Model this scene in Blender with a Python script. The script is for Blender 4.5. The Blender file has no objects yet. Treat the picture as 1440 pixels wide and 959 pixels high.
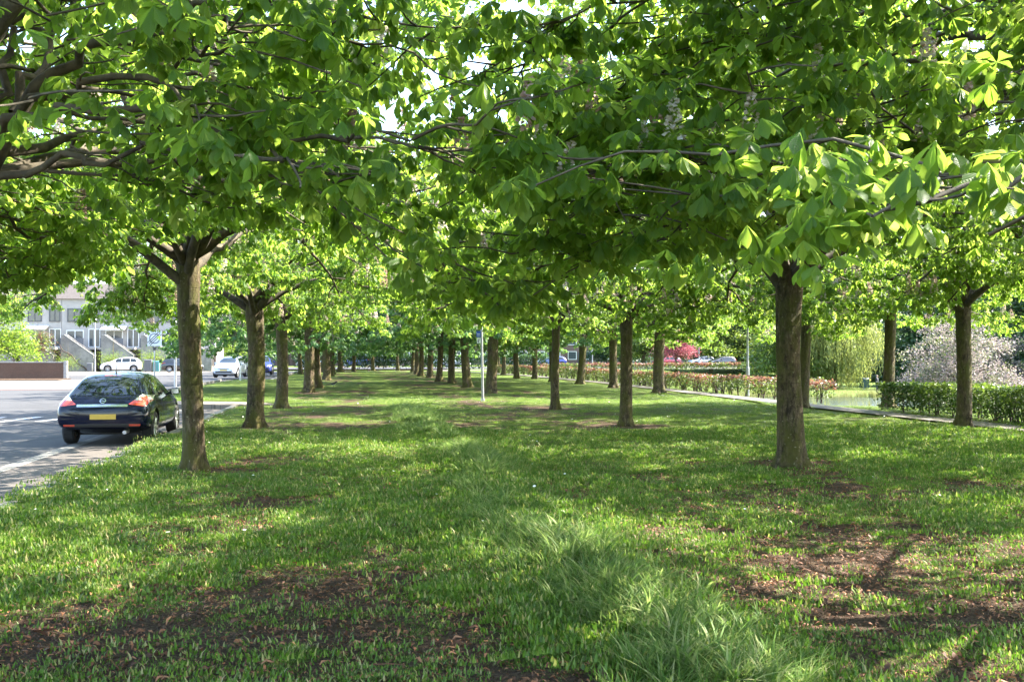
import bpy, bmesh, math, random
import numpy as np
from mathutils import Vector, Matrix, Euler
from mathutils.bvhtree import BVHTree

R = math.radians
scene = bpy.context.scene
COL = scene.collection
random.seed(7)

# ------------------------------------------------------------------ camera
EYE = 1.63
F = 1450.0
cam_d = bpy.data.cameras.new('camera')
cam = bpy.data.objects.new('camera', cam_d)
COL.objects.link(cam)
cam_d.sensor_width = 36.0
cam_d.lens = F / 1440 * 36
cam_d.clip_start = 0.05
cam_d.clip_end = 3000
YAW, PITCH = R(9.0), R(0.81)
cam.location = (0, 0, EYE)
cam.rotation_euler = Euler((R(90) + PITCH, 0, -YAW), 'XYZ')
scene.camera = cam
MC = cam.rotation_euler.to_matrix()


def gp(px, py, z=0.0):
    """ground point seen at a photograph pixel (1440x959), on the plane z"""
    d = MC @ Vector(((px - 720) / F, (479.5 - py) / F, -1))
    t = (z - EYE) / d.z
    return Vector((d.x * t, d.y * t, z))


def pt(px, py, depth):
    """point at a distance along the viewing axis"""
    d = MC @ Vector(((px - 720) / F, (479.5 - py) / F, -1))
    return Vector((0, 0, EYE)) + d * depth


MCI = np.array(MC.transposed())


def proj(P):
    """world points (n,3) -> photograph pixels and depth"""
    q = (P - np.array([0, 0, EYE])) @ MCI.T
    dep = np.maximum(-q[:, 2], 1e-3)
    return 720 + q[:, 0] / dep * F, 479.5 - q[:, 1] / dep * F, -q[:, 2]


# ------------------------------------------------------------------ materials
class NT:
    def __init__(s, name):
        s.m = bpy.data.materials.new(name)
        s.m.use_nodes = True
        s.t = s.m.node_tree
        s.t.nodes.clear()
        s.out = s.t.nodes.new('ShaderNodeOutputMaterial')

    def n(s, typ, **kw):
        nd = s.t.nodes.new(typ)
        for k, v in kw.items():
            if k.startswith('i_'):
                key = k[2:]
                key = int(key) if key.isdigit() else key.replace('_', ' ')
                s.set(nd.inputs[key], v)
            else:
                setattr(nd, k, v)
        return nd

    def set(s, sock, v):
        if isinstance(v, bpy.types.NodeSocket):
            s.t.links.new(v, sock)
        elif isinstance(v, (tuple, list)) and len(v) == 3 and sock.type == 'RGBA':
            sock.default_value = (*v, 1)
        else:
            sock.default_value = v

    def ramp(s, fac, stops, interp='LINEAR'):
        nd = s.t.nodes.new('ShaderNodeValToRGB')
        nd.color_ramp.interpolation = interp
        els = nd.color_ramp.elements
        while len(els) < len(stops):
            els.new(0.5)
        for e, (p, c) in zip(els, stops):
            e.position = p
            e.color = (*c, 1) if not isinstance(c, (int, float)) else (c, c, c, 1)
        s.set(nd.inputs[0], fac)
        return nd.outputs[0]

    def math(s, op, a, b=None, c=None):
        nd = s.t.nodes.new('ShaderNodeMath')
        nd.operation = op
        s.set(nd.inputs[0], a)
        if b is not None:
            s.set(nd.inputs[1], b)
        if c is not None:
            s.set(nd.inputs[2], c)
        return nd.outputs[0]

    def mix(s, fac, a, b, mode='MIX'):
        nd = s.t.nodes.new('ShaderNodeMixRGB')
        nd.blend_type = mode
        s.set(nd.inputs[0], fac)
        s.set(nd.inputs[1], a)
        s.set(nd.inputs[2], b)
        return nd.outputs[0]

    def noise(s, scale, detail=4, rough=0.6, vec=None):
        nd = s.n('ShaderNodeTexNoise', i_Scale=scale, i_Detail=detail, i_Roughness=rough)
        if vec is not None:
            s.set(nd.inputs['Vector'], vec)
        return nd.outputs['Fac']

    def coord(s, which='Object', scale=None):
        tc = s.t.nodes.new('ShaderNodeTexCoord')
        o = tc.outputs[which]
        if scale is not None:
            mp = s.t.nodes.new('ShaderNodeMapping')
            s.t.links.new(o, mp.inputs[0])
            mp.inputs['Scale'].default_value = scale
            o = mp.outputs[0]
        return o

    def attr(s, name):
        nd = s.t.nodes.new('ShaderNodeAttribute')
        nd.attribute_name = name
        return nd

    def bump(s, h, strength=0.4, dist=0.02):
        return s.n('ShaderNodeBump', i_Height=h, i_Strength=strength, i_Distance=dist).outputs[0]

    def bsdf(s, color, rough=0.6, metal=0.0, spec=0.5, normal=None, **kw):
        nd = s.n('ShaderNodeBsdfPrincipled')
        s.set(nd.inputs['Base Color'], color)
        s.set(nd.inputs['Roughness'], rough)
        s.set(nd.inputs['Metallic'], metal)
        s.set(nd.inputs['Specular IOR Level'], spec)
        if normal is not None:
            s.set(nd.inputs['Normal'], normal)
        for k, v in kw.items():
            s.set(nd.inputs[k.replace('_', ' ')], v)
        return nd.outputs[0]

    def done(s, sh):
        s.t.links.new(sh, s.out.inputs[0])
        return s.m


def simple(name, col, rough=0.6, metal=0.0, spec=0.5, var=0.12, scale=6.0, bump=0.0, **kw):
    t = NT(name)
    f = t.noise(scale, 5, 0.65, t.coord())
    c2 = tuple(max(0, c * (1 - 2 * var)) for c in col)
    c1 = tuple(min(1, c * (1 + var)) for c in col)
    c = t.ramp(f, [(0.3, c2), (0.7, c1)])
    nrm = t.bump(t.noise(scale * 9, 3, 0.6, t.coord()), bump, 0.01) if bump else None
    return t.done(t.bsdf(c, rough, metal, spec, nrm, **kw))


def leaf_mat(name, stops, trans, tfac=0.42, rough=0.42, veins=False, spec=0.35):
    t = NT(name)
    rnd = t.attr('rnd').outputs['Fac']
    c = t.ramp(rnd, stops)
    tc = t.ramp(rnd, trans)
    nrm = None
    if veins:
        uv = t.n('ShaderNodeUVMap').outputs[0]
        sp = t.n('ShaderNodeSeparateXYZ', i_0=uv)
        u = t.math('ABSOLUTE', t.math('SUBTRACT', sp.outputs[0], 0.5))
        w = t.math('FRACT', t.math('SUBTRACT', t.math('MULTIPLY', sp.outputs[1], 11.0), t.math('MULTIPLY', u, 5.0)))
        v = t.math('ABSOLUTE', t.math('SUBTRACT', w, 0.5))
        vein = t.ramp(v, [(0.0, 1.0), (0.13, 0.0)])
        mid = t.ramp(u, [(0.0, 1.0), (0.05, 0.0)])
        vv = t.math('MAXIMUM', t.math('MULTIPLY', vein, 0.5), mid)
        c = t.mix(t.math('MULTIPLY', vv, 0.45), c, (0.12, 0.2, 0.05))
        tc = t.mix(t.math('MULTIPLY', vv, 0.45), tc, (0.30, 0.40, 0.10))
        nrm = t.bump(t.math('ADD', v, t.math('MULTIPLY', mid, -0.4)), 0.35, 0.01)
    p = t.bsdf(c, rough, 0, spec, nrm)
    tr = t.n('ShaderNodeBsdfTranslucent', i_Color=tc)
    mx = t.n('ShaderNodeMixShader', i_0=tfac)
    t.t.links.new(p, mx.inputs[1])
    t.t.links.new(tr.outputs[0], mx.inputs[2])
    return t.done(mx.outputs[0])


M = {}
M['leaf'] = leaf_mat('chestnut_leaf', [(0.0, (0.035, 0.085, 0.012)), (0.55, (0.062, 0.135, 0.018)), (1.0, (0.12, 0.20, 0.026))],
                     [(0.0, (0.21, 0.37, 0.03)), (0.6, (0.35, 0.51, 0.06)), (1.0, (0.52, 0.62, 0.14))], 0.64, 0.42, True)
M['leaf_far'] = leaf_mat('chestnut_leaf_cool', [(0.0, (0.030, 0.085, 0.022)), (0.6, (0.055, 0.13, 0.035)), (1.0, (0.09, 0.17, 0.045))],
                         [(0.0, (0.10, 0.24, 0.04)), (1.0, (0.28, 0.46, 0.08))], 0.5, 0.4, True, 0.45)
M['leaf_lime'] = leaf_mat('lime_leaf', [(0.0, (0.07, 0.13, 0.015)), (1.0, (0.15, 0.23, 0.025))], [(0.0, (0.18, 0.30, 0.03)), (1.0, (0.35, 0.46, 0.06))], 0.5)
M['leaf_dark'] = leaf_mat('dark_leaf', [(0.0, (0.02, 0.05, 0.016)), (1.0, (0.05, 0.10, 0.03))], [(0.0, (0.03, 0.08, 0.02)), (1.0, (0.10, 0.18, 0.05))], 0.3)
M['leaf_mid'] = leaf_mat('mid_leaf', [(0.0, (0.05, 0.09, 0.018)), (1.0, (0.13, 0.19, 0.035))], [(0.0, (0.12, 0.2, 0.02)), (1.0, (0.3, 0.4, 0.06))], 0.4)
M['leaf_plum'] = leaf_mat('plum_blossom', [(0.0, (0.17, 0.03, 0.05)), (1.0, (0.40, 0.11, 0.15))], [(0.0, (0.25, 0.05, 0.07)), (1.0, (0.45, 0.15, 0.18))], 0.4)
M['leaf_cherry'] = leaf_mat('cherry_blossom', [(0.0, (0.06, 0.09, 0.03)), (0.46, (0.10, 0.11, 0.05)), (0.52, (0.20, 0.15, 0.152)), (1.0, (0.34, 0.27, 0.268))],
                            [(0.0, (0.2, 0.25, 0.08)), (0.5, (0.3, 0.24, 0.23)), (1.0, (0.45, 0.38, 0.37))], 0.35)
M['leaf_willow'] = leaf_mat('willow_leaf', [(0.0, (0.09, 0.12, 0.03)), (1.0, (0.23, 0.26, 0.08))], [(0.0, (0.2, 0.26, 0.06)), (1.0, (0.38, 0.42, 0.12))], 0.4)
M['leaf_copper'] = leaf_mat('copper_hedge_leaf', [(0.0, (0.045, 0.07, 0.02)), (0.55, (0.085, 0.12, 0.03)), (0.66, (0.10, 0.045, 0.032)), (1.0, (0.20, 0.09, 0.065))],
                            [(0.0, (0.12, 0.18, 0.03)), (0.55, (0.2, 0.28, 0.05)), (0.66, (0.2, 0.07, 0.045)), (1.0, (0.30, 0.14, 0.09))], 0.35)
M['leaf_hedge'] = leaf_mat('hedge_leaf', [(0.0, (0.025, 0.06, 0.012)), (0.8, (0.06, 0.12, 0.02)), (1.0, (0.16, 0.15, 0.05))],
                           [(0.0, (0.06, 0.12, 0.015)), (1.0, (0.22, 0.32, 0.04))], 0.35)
M['grass'] = leaf_mat('grass_blade', [(0.0, (0.055, 0.10, 0.014)), (0.6, (0.095, 0.165, 0.022)), (0.78, (0.14, 0.205, 0.035)), (0.85, (0.24, 0.22, 0.09)), (1.0, (0.33, 0.27, 0.13))],
                      [(0.0, (0.08, 0.18, 0.012)), (0.6, (0.15, 0.30, 0.02)), (1.0, (0.40, 0.42, 0.10))], 0.4, 0.5)
M['long_grass'] = leaf_mat('long_grass_blade', [(0.0, (0.055, 0.115, 0.022)), (0.7, (0.115, 0.20, 0.038)), (1.0, (0.31, 0.31, 0.14))],
                           [(0.0, (0.10, 0.21, 0.03)), (1.0, (0.32, 0.42, 0.12))], 0.4, 0.55, False, 0.2)
M['reed'] = leaf_mat('reed_blade', [(0.0, (0.10, 0.12, 0.03)), (1.0, (0.30, 0.30, 0.14))], [(0.0, (0.2, 0.25, 0.06)), (1.0, (0.4, 0.4, 0.16))], 0.35)
M['litter'] = leaf_mat('fallen_bud_scales', [(0.0, (0.045, 0.025, 0.014)), (0.5, (0.15, 0.06, 0.03)), (0.8, (0.30, 0.12, 0.05)), (1.0, (0.36, 0.27, 0.18))],
                       [(0.0, (0.05, 0.03, 0.02)), (1.0, (0.3, 0.15, 0.06))], 0.15, 0.7)
M['blossom'] = leaf_mat('chestnut_blossom', [(0.0, (0.42, 0.24, 0.20)), (0.4, (0.58, 0.47, 0.41)), (1.0, (0.70, 0.64, 0.56))],
                        [(0.0, (0.3, 0.2, 0.16)), (1.0, (0.5, 0.45, 0.38))], 0.4, 0.6)
M['daisy'] = simple('daisy_white', (0.8, 0.8, 0.76), 0.6, var=0.03)


def bark():
    t = NT('chestnut_bark')
    o = t.coord()
    fl = t.noise(1.0, 7, 0.75, t.coord(scale=(17, 17, 7)))
    big = t.noise(2.2, 4, 0.6, o)
    c = t.ramp(fl, [(0.38, (0.020, 0.015, 0.010)), (0.50, (0.075, 0.055, 0.034)), (0.64, (0.18, 0.14, 0.09))])
    moss = t.ramp(t.noise(3.0, 5, 0.7, t.coord(scale=(1, 1, 0.55))), [(0.42, 0.0), (0.58, 0.8)])
    c = t.mix(moss, c, (0.088, 0.092, 0.016))
    spots = t.ramp(t.noise(17, 3, 0.5, t.coord(scale=(1, 1, 1.6))), [(0.66, 0.0), (0.72, 0.8)])
    c = t.mix(spots, c, (0.30, 0.27, 0.18))
    rings = t.ramp(t.noise(1.0, 3, 0.6, t.coord(scale=(3, 3, 42))), [(0.60, 0.0), (0.70, 0.55)])
    c = t.mix(rings, c, (0.055, 0.035, 0.02))
    c = t.mix(t.ramp(big, [(0.4, 0.0), (0.7, 0.3)]), c, (0.12, 0.068, 0.034))
    nb = t.bump(t.math('ADD', fl, t.math('MULTIPLY', rings, -0.4)), 1.0, 0.06)
    return t.done(t.bsdf(c, 0.85, 0, 0.25, nb))


M['bark'] = bark()
M['branch'] = simple('branch_bark', (0.085, 0.068, 0.042), 0.85, var=0.35, scale=14, bump=0.4)
M['dark_wood'] = simple('stem_wood', (0.07, 0.045, 0.035), 0.85, var=0.3, scale=10)


def ground_mat():
    t = NT('lawn_soil')
    o = t.coord()
    cov = t.attr('cover').outputs['Fac']
    n1 = t.noise(3.0, 8, 0.72, o)
    n2 = t.noise(34, 6, 0.75, o)
    n3 = t.noise(110, 3, 0.7, o)
    soil = t.ramp(n2, [(0.30, (0.030, 0.020, 0.014)), (0.48, (0.078, 0.052, 0.036)), (0.62, (0.15, 0.105, 0.072)), (0.78, (0.27, 0.20, 0.14))])
    soil = t.mix(t.ramp(n3, [(0.55, 0.0), (0.72, 0.55)]), soil, (0.20, 0.13, 0.085))
    grs = t.ramp(n2, [(0.28, (0.045, 0.075, 0.014)), (0.55, (0.10, 0.16, 0.028)), (0.78, (0.18, 0.21, 0.06))])
    grs = t.mix(t.ramp(n1, [(0.42, 0.0), (0.75, 0.5)]), grs, (0.17, 0.165, 0.06))
    k = t.math('ADD', t.math('MULTIPLY', t.math('SUBTRACT', n2, 0.5), 1.1), cov)
    k = t.math('ADD', t.math('MULTIPLY', t.math('SUBTRACT', n1, 0.5), 0.7), k)
    f = t.ramp(k, [(0.46, 0.0), (0.78, 1.0)])
    c = t.mix(f, soil, grs)
    nb = t.bump(t.math('ADD', n2, t.math('MULTIPLY', n3, 0.7)), 1.0, 0.09)
    return t.done(t.bsdf(c, 0.95, 0, 0.1, nb))


def speckle(name, dark, light, scale=160, big=0.6, crack=False, rough=0.9, bumpd=0.006):
    t = NT(name)
    o = t.coord()
    a = t.noise(scale, 4, 0.75, o)
    b = t.noise(big, 5, 0.65, o)
    c = t.ramp(a, [(0.35, dark), (0.68, light)])
    c = t.mix(t.ramp(b, [(0.35, 0.0), (0.72, 0.45)]), c, tuple(x * 0.62 for x in dark))
    h = a
    if crack:
        v = t.n('ShaderNodeTexVoronoi', feature='DISTANCE_TO_EDGE', i_Scale=0.35)
        t.set(v.inputs['Vector'], t.mix(0.25, o, t.n('ShaderNodeTexNoise', i_Scale=1.5).outputs['Color']))
        ck = t.ramp(v.outputs['Distance'], [(0.0, 1.0), (0.012, 0.0)])
        c = t.mix(t.math('MULTIPLY', ck, 0.6), c, tuple(x * 0.4 for x in dark))
    return t.done(t.bsdf(c, rough, 0, 0.25, t.bump(h, 0.5, bumpd)))


def bricks(name, c1, c2, mortar, sc, rot=None, off=0.5, w=0.5, h=0.25, bias=0.0, msize=0.02, vary=0.5):
    t = NT(name)
    tc = t.coord()
    mp = t.n('ShaderNodeMapping')
    t.t.links.new(tc, mp.inputs[0])
    if rot:
        mp.inputs['Rotation'].default_value = rot
    b = t.n('ShaderNodeTexBrick', offset=off, i_Scale=sc, i_Color1=c1, i_Color2=c2, i_Mortar=mortar)
    b.inputs['Mortar Size'].default_value = msize
    b.inputs['Brick Width'].default_value = w
    b.inputs['Row Height'].default_value = h
    t.t.links.new(mp.outputs[0], b.inputs['Vector'])
    c = t.mix(t.ramp(t.noise(1.1, 6, 0.7, tc), [(0.35, 0.0), (0.75, vary)]), b.outputs[0], tuple(x * 0.55 for x in c1))
    c = t.mix(t.ramp(t.noise(60, 4, 0.7, tc), [(0.4, 0.0), (0.8, 0.35)]), c, tuple(min(1, x * 1.5) for x in c1))
    return t.done(t.bsdf(c, 0.9, 0, 0.2, t.bump(b.outputs['Fac'], -0.5, 0.006)))


M['ground'] = ground_mat()
M['asphalt'] = speckle('asphalt', (0.038, 0.038, 0.040), (0.078, 0.076, 0.074), 150, 0.35, True)
M['asphalt_dark'] = speckle('asphalt_dark', (0.034, 0.034, 0.036), (0.07, 0.07, 0.07), 150, 0.4)
M['pavers'] = bricks('bay_pavers', (0.115, 0.10, 0.09), (0.085, 0.075, 0.07), (0.04, 0.037, 0.033), 5.0, w=0.55, h=0.27)
M['pavement'] = bricks('pavement_tiles', (0.20, 0.17, 0.145), (0.165, 0.145, 0.125), (0.08, 0.075, 0.06), 1.7, w=0.5, h=0.5, off=0.0)
M['redpavers'] = bricks('red_pavers', (0.24, 0.12, 0.09), (0.19, 0.10, 0.08), (0.09, 0.07, 0.06), 5.0)
M['path'] = speckle('gravel_path', (0.10, 0.092, 0.08), (0.19, 0.175, 0.15), 90, 0.8)
M['kerb'] = speckle('kerb_concrete', (0.13, 0.125, 0.115), (0.25, 0.24, 0.22), 110, 1.2)
M['paint'] = speckle('road_paint', (0.45, 0.44, 0.42), (0.75, 0.74, 0.72), 60, 2.0)
M['brick'] = bricks('wall_brick', (0.13, 0.070, 0.045), (0.095, 0.052, 0.036), (0.12, 0.10, 0.08), 4.6, rot=(R(90), 0, 0), msize=0.025)
M['brick_far'] = bricks('house_brick', (0.16, 0.10, 0.085), (0.12, 0.08, 0.07), (0.16, 0.14, 0.13), 4.6, rot=(R(90), 0, 0))
M['coping'] = simple('coping_concrete', (0.34, 0.315, 0.28), 0.85, var=0.2, scale=5)
M['concrete'] = simple('stair_concrete', (0.24, 0.215, 0.19), 0.9, var=0.2, scale=1.6, bump=0.2)
M['stair_tread'] = simple('stair_tread', (0.30, 0.215, 0.16), 0.9, var=0.2, scale=4)
M['render'] = simple('white_render', (0.36, 0.33, 0.295), 0.9, var=0.08, scale=1.0)
M['roof'] = simple('roof_tile', (0.06, 0.05, 0.045), 0.85, var=0.25, scale=7)
M['frame'] = simple('window_frame', (0.7, 0.69, 0.66), 0.5, var=0.05)
M['darkframe'] = simple('dark_frame', (0.06, 0.06, 0.065), 0.5, var=0.1)
M['railing'] = simple('railing_panel', (0.10, 0.105, 0.115), 0.5, var=0.1)
M['awning'] = simple('awning_cloth', (0.62, 0.60, 0.56), 0.8, var=0.05)
M['metal'] = simple('galvanised_steel', (0.42, 0.42, 0.43), 0.42, 0.65, var=0.12, scale=9)
M['metal_pale'] = simple('pale_painted_steel', (0.30, 0.30, 0.31), 0.45, 0.1, var=0.15, scale=9)
M['sign_white'] = simple('sign_white', (0.72, 0.72, 0.72), 0.4, var=0.03)
M['sign_blue'] = simple('sign_blue', (0.03, 0.08, 0.35), 0.4, var=0.05)
M['sign_black'] = simple('sign_black', (0.03, 0.03, 0.035), 0.4, var=0.05)
M['sign_grey'] = simple('sign_grey', (0.22, 0.23, 0.27), 0.4, var=0.05)
M['bin_grey'] = simple('bin_plastic', (0.10, 0.105, 0.11), 0.5, var=0.1)
M['bin_green'] = simple('green_plastic', (0.02, 0.06, 0.045), 0.5, var=0.1)
M['bin_teal'] = simple('teal_plastic', (0.10, 0.28, 0.27), 0.5, var=0.1)
M['rubber'] = simple('tyre_rubber', (0.018, 0.018, 0.019), 0.85, var=0.2, scale=30, bump=0.3)
M['plastic'] = simple('black_plastic', (0.016, 0.016, 0.018), 0.55, var=0.1)
M['alloy'] = simple('alloy_wheel', (0.50, 0.50, 0.51), 0.32, 0.85, var=0.08)
M['chrome'] = simple('chrome', (0.75, 0.75, 0.76), 0.12, 1.0, var=0.03)
M['plate'] = simple('yellow_plate', (0.55, 0.36, 0.05), 0.5, var=0.06)
M['plate_white'] = simple('white_plate', (0.7, 0.65, 0.4), 0.5, var=0.04)
M['skin'] = simple('skin', (0.45, 0.27, 0.19), 0.55, var=0.06)
M['cloth'] = simple('dark_cloth', (0.025, 0.027, 0.035), 0.85, var=0.2)
M['hair'] = simple('hair', (0.16, 0.12, 0.09), 0.7, var=0.2)
M['sand'] = simple('bench_wood', (0.34, 0.31, 0.28), 0.8, var=0.2)
M['lamp_glass'] = simple('lamp_glass', (0.65, 0.65, 0.63), 0.3, var=0.05)


def paint(name, col, metal=0.0, rough=0.25, coat=1.0, spec=0.5):
    t = NT(name)
    fl = t.noise(900, 2, 0.5, t.coord())
    c = t.mix(t.ramp(fl, [(0.4, 0.0), (0.75, 0.35)]), col, tuple(min(1, c * 1.5) for c in col))
    dust = t.ramp(t.noise(3.5, 6, 0.7, t.coord()), [(0.45, 0.0), (0.9, 0.035)])
    c = t.mix(dust, c, (0.2, 0.18, 0.15))
    return t.done(t.bsdf(c, rough, metal, spec, None, Coat_Weight=coat, Coat_Roughness=0.04))


def glass(name, col=(0.012, 0.016, 0.016)):
    t = NT(name)
    return t.done(t.bsdf(t.mix(t.noise(2.0, 3, 0.5, t.coord()), col, tuple(c * 1.6 for c in col)), 0.03, 0, 0.7))


def lampmat(name, a, b):
    t = NT(name)
    w = t.n('ShaderNodeTexWave', i_Scale=30.0)
    t.set(w.inputs['Vector'], t.coord())
    c = t.mix(w.outputs['Fac'], a, b)
    return t.done(t.bsdf(c, 0.12, 0, 0.6, None, Coat_Weight=1.0))


M['navy'] = paint('navy_black_paint', (0.003, 0.005, 0.018), 0.0, 0.1, 0.25, 0.3)
M['white_paint'] = paint('white_car_paint', (0.62, 0.61, 0.59))
M['silver_paint'] = paint('pale_blue_car_paint', (0.42, 0.46, 0.55), 0.2)
M['blue_paint'] = paint('blue_car_paint', (0.03, 0.045, 0.20), 0.2)
M['black_paint'] = paint('black_car_paint', (0.012, 0.012, 0.014), 0.1)
M['red_paint'] = paint('red_car_paint', (0.30, 0.02, 0.03))
M['glass'] = glass('dark_glass')
M['win'] = glass('window_glass', (0.05, 0.058, 0.062))
M['lamp_red'] = lampmat('tail_lamp_red', (0.42, 0.025, 0.015), (0.62, 0.10, 0.05))
M['lamp_clear'] = lampmat('tail_lamp_clear', (0.40, 0.38, 0.34), (0.62, 0.58, 0.52))


def water_mat():
    t = NT('pond_water')
    n = t.noise(2.2, 5, 0.6, t.coord())
    c = t.mix(n, (0.022, 0.030, 0.022), (0.04, 0.05, 0.035))
    return t.done(t.bsdf(c, 0.06, 0, 0.5, t.bump(n, 0.6, 0.12)))


M['water'] = water_mat()

# ------------------------------------------------------------------ mesh helpers


def np_mesh(name, V, faces_flat, sizes, mats, uv=None, rnd=None, midx=None, smooth=False):
    me = bpy.data.meshes.new(name)
    V = np.asarray(V, dtype=np.float32)
    ff = np.asarray(faces_flat, dtype=np.int32).ravel()
    sz = np.asarray(sizes, dtype=np.int32)
    me.vertices.add(len(V))
    me.vertices.foreach_set('co', V.ravel())
    me.loops.add(len(ff))
    me.loops.foreach_set('vertex_index', ff)
    me.polygons.add(len(sz))
    st = np.zeros(len(sz), dtype=np.int32)
    st[1:] = np.cumsum(sz)[:-1]
    me.polygons.foreach_set('loop_start', st)
    for m in mats:
        me.materials.append(m)
    if midx is not None:
        me.polygons.foreach_set('material_index', np.asarray(midx, dtype=np.int32))
    if smooth:
        me.polygons.foreach_set('use_smooth', np.ones(len(sz), dtype=bool))
    if uv is not None:
        l = me.uv_layers.new(name='UVMap')
        l.data.foreach_set('uv', np.asarray(uv, dtype=np.float32)[ff].ravel())
    if rnd is not None:
        a = me.attributes.new('rnd', 'FLOAT', 'POINT')
        a.data.foreach_set('value', np.asarray(rnd, dtype=np.float32))
    me.update(calc_edges=True)
    return me


def obj(name, me, parent=None, loc=None):
    o = bpy.data.objects.new(name, me)
    COL.objects.link(o)
    if parent is not None:
        o.parent = parent
    if loc is not None:
        o.location = loc
    return o


def tag(o, label=None, cat=None, group=None, kind=None):
    for k, v in (('label', label), ('category', cat), ('group', group), ('kind', kind)):
        if v:
            o[k] = v
    return o


def empty(name, loc, label, cat, group=None, rz=0.0):
    o = bpy.data.objects.new(name, None)
    o.empty_display_size = 0.3
    COL.objects.link(o)
    o.location = loc
    o.rotation_euler = (0, 0, rz)
    return tag(o, label, cat, group)


class MB:
    """collects simple solids into one mesh"""

    def __init__(s):
        s.v, s.f = [], []

    def add(s, v, f):
        b = len(s.v)
        s.v += [tuple(x) for x in v]
        s.f += [tuple(i + b for i in q) for q in f]
        return s

    def box(s, x0, x1, y0, y1, z0, z1):
        v = [(x0, y0, z0), (x1, y0, z0), (x1, y1, z0), (x0, y1, z0), (x0, y0, z1), (x1, y0, z1), (x1, y1, z1), (x0, y1, z1)]
        return s.add(v, [(3, 2, 1, 0), (4, 5, 6, 7), (0, 1, 5, 4), (1, 2, 6, 5), (2, 3, 7, 6), (3, 0, 4, 7)])

    def prism(s, poly, axis, a, b):
        """poly: 2D outline; axis 'x': (y,z), 'y': (x,z), 'z': (x,y); extruded a..b"""
        n = len(poly)

        def P(p, t):
            return {'x': (t, p[0], p[1]), 'y': (p[0], t, p[1]), 'z': (p[0], p[1], t)}[axis]
        v = [P(p, a) for p in poly] + [P(p, b) for p in poly]
        f = [tuple(range(n))[::-1], tuple(range(n, 2 * n))] + [(i, (i + 1) % n, n + (i + 1) % n, n + i) for i in range(n)]
        return s.add(v, f)

    def tube(s, pts, radii, sides=10, cap=True):
        pts = [Vector(p) for p in pts]
        if not isinstance(radii, (list, tuple)):
            radii = [radii] * len(pts)
        v, f = [], []
        for i, p in enumerate(pts):
            t = (pts[min(i + 1, len(pts) - 1)] - pts[max(i - 1, 0)]).normalized()
            a = t.cross(Vector((0, 0, 1)) if abs(t.z) < 0.9 else Vector((1, 0, 0))).normalized()
            b = t.cross(a)
            for k in range(sides):
                w = 2 * math.pi * k / sides
                v.append(p + (a * math.cos(w) + b * math.sin(w)) * radii[i])
        for i in range(len(pts) - 1):
            for k in range(sides):
                k2 = (k + 1) % sides
                f.append((i * sides + k, i * sides + k2, (i + 1) * sides + k2, (i + 1) * sides + k))
        if cap:
            f.append(tuple(range(sides))[::-1])
            f.append(tuple((len(pts) - 1) * sides + k for k in range(sides)))
        return s.add(v, f)

    def build(s, name, mat, parent=None, smooth=False, bevel=0.0, loc=None):
        me = bpy.data.meshes.new(name)
        me.from_pydata(s.v, [], s.f)
        bm = bmesh.new()
        bm.from_mesh(me)
        bmesh.ops.recalc_face_normals(bm, faces=bm.faces)
        if bevel:
            bmesh.ops.bevel(bm, geom=[e for e in bm.edges if len(e.link_faces) == 2 and e.calc_face_angle(0) > 0.6], offset=bevel, segments=2, affect='EDGES', profile=0.5)
        bm.to_mesh(me)
        bm.free()
        if smooth:
            for p in me.polygons:
                p.use_smooth = True
        me.materials.append(mat)
        return obj(name, me, parent, loc)


# ------------------------------------------------------------------ value noise in numpy
_rng = np.random.default_rng(3)
_G = _rng.random((256, 256))


def vnoise(x, y):
    xi, yi = np.floor(x).astype(int), np.floor(y).astype(int)
    fx, fy = x - xi, y - yi
    fx, fy = fx * fx * (3 - 2 * fx), fy * fy * (3 - 2 * fy)
    g = lambda a, b: _G[a & 255, b & 255]
    return (g(xi, yi) * (1 - fx) + g(xi + 1, yi) * fx) * (1 - fy) + (g(xi, yi + 1) * (1 - fx) + g(xi + 1, yi + 1) * fx) * fy


def fbm(x, y, o=4):
    s, a, t = 0, 0.5, 0
    for i in range(o):
        s = s + a * vnoise(x * 2 ** i + 17.3 * i, y * 2 ** i + 5.1 * i)
        t += a
        a *= 0.55
    return s / t


def sstep(a, b, x):
    t = np.clip((x - a) / (b - a), 0, 1)
    return t * t * (3 - 2 * t)


# ------------------------------------------------------------------ terrain
KX = -3.60           # lawn side of the kerb
ROAD_Z = -0.12
PATH_Y0, PATH_Y1 = 35.2, 38.2
LAWN3_X = -5.2
LAWN2_X = -8.6      # left edge of the lawn beyond the little path


def dip_coords(X, Y):
    """distance along and across the hollow that holds the pond"""
    u, v = X - 15.6, Y - 30.0
    return u * 0.47 + v * 0.8827, u * 0.8827 - v * 0.47


def pond_ring(s_, d_):
    a = np.arctan2(d_, s_ - 56)
    return np.sqrt(((s_ - 56) / 10.5) ** 2 + ((d_ - 3) / 17.0) ** 2) + 0.05 * np.sin(a * 5) + 0.03 * np.sin(a * 9 + 1)


def on_lawn_side(X, Y):
    return ((X > KX) & (Y < 39)) | ((X > LAWN2_X) & (Y >= 39) & (Y < 73)) | ((X > LAWN3_X) & (Y >= 73))


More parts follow.
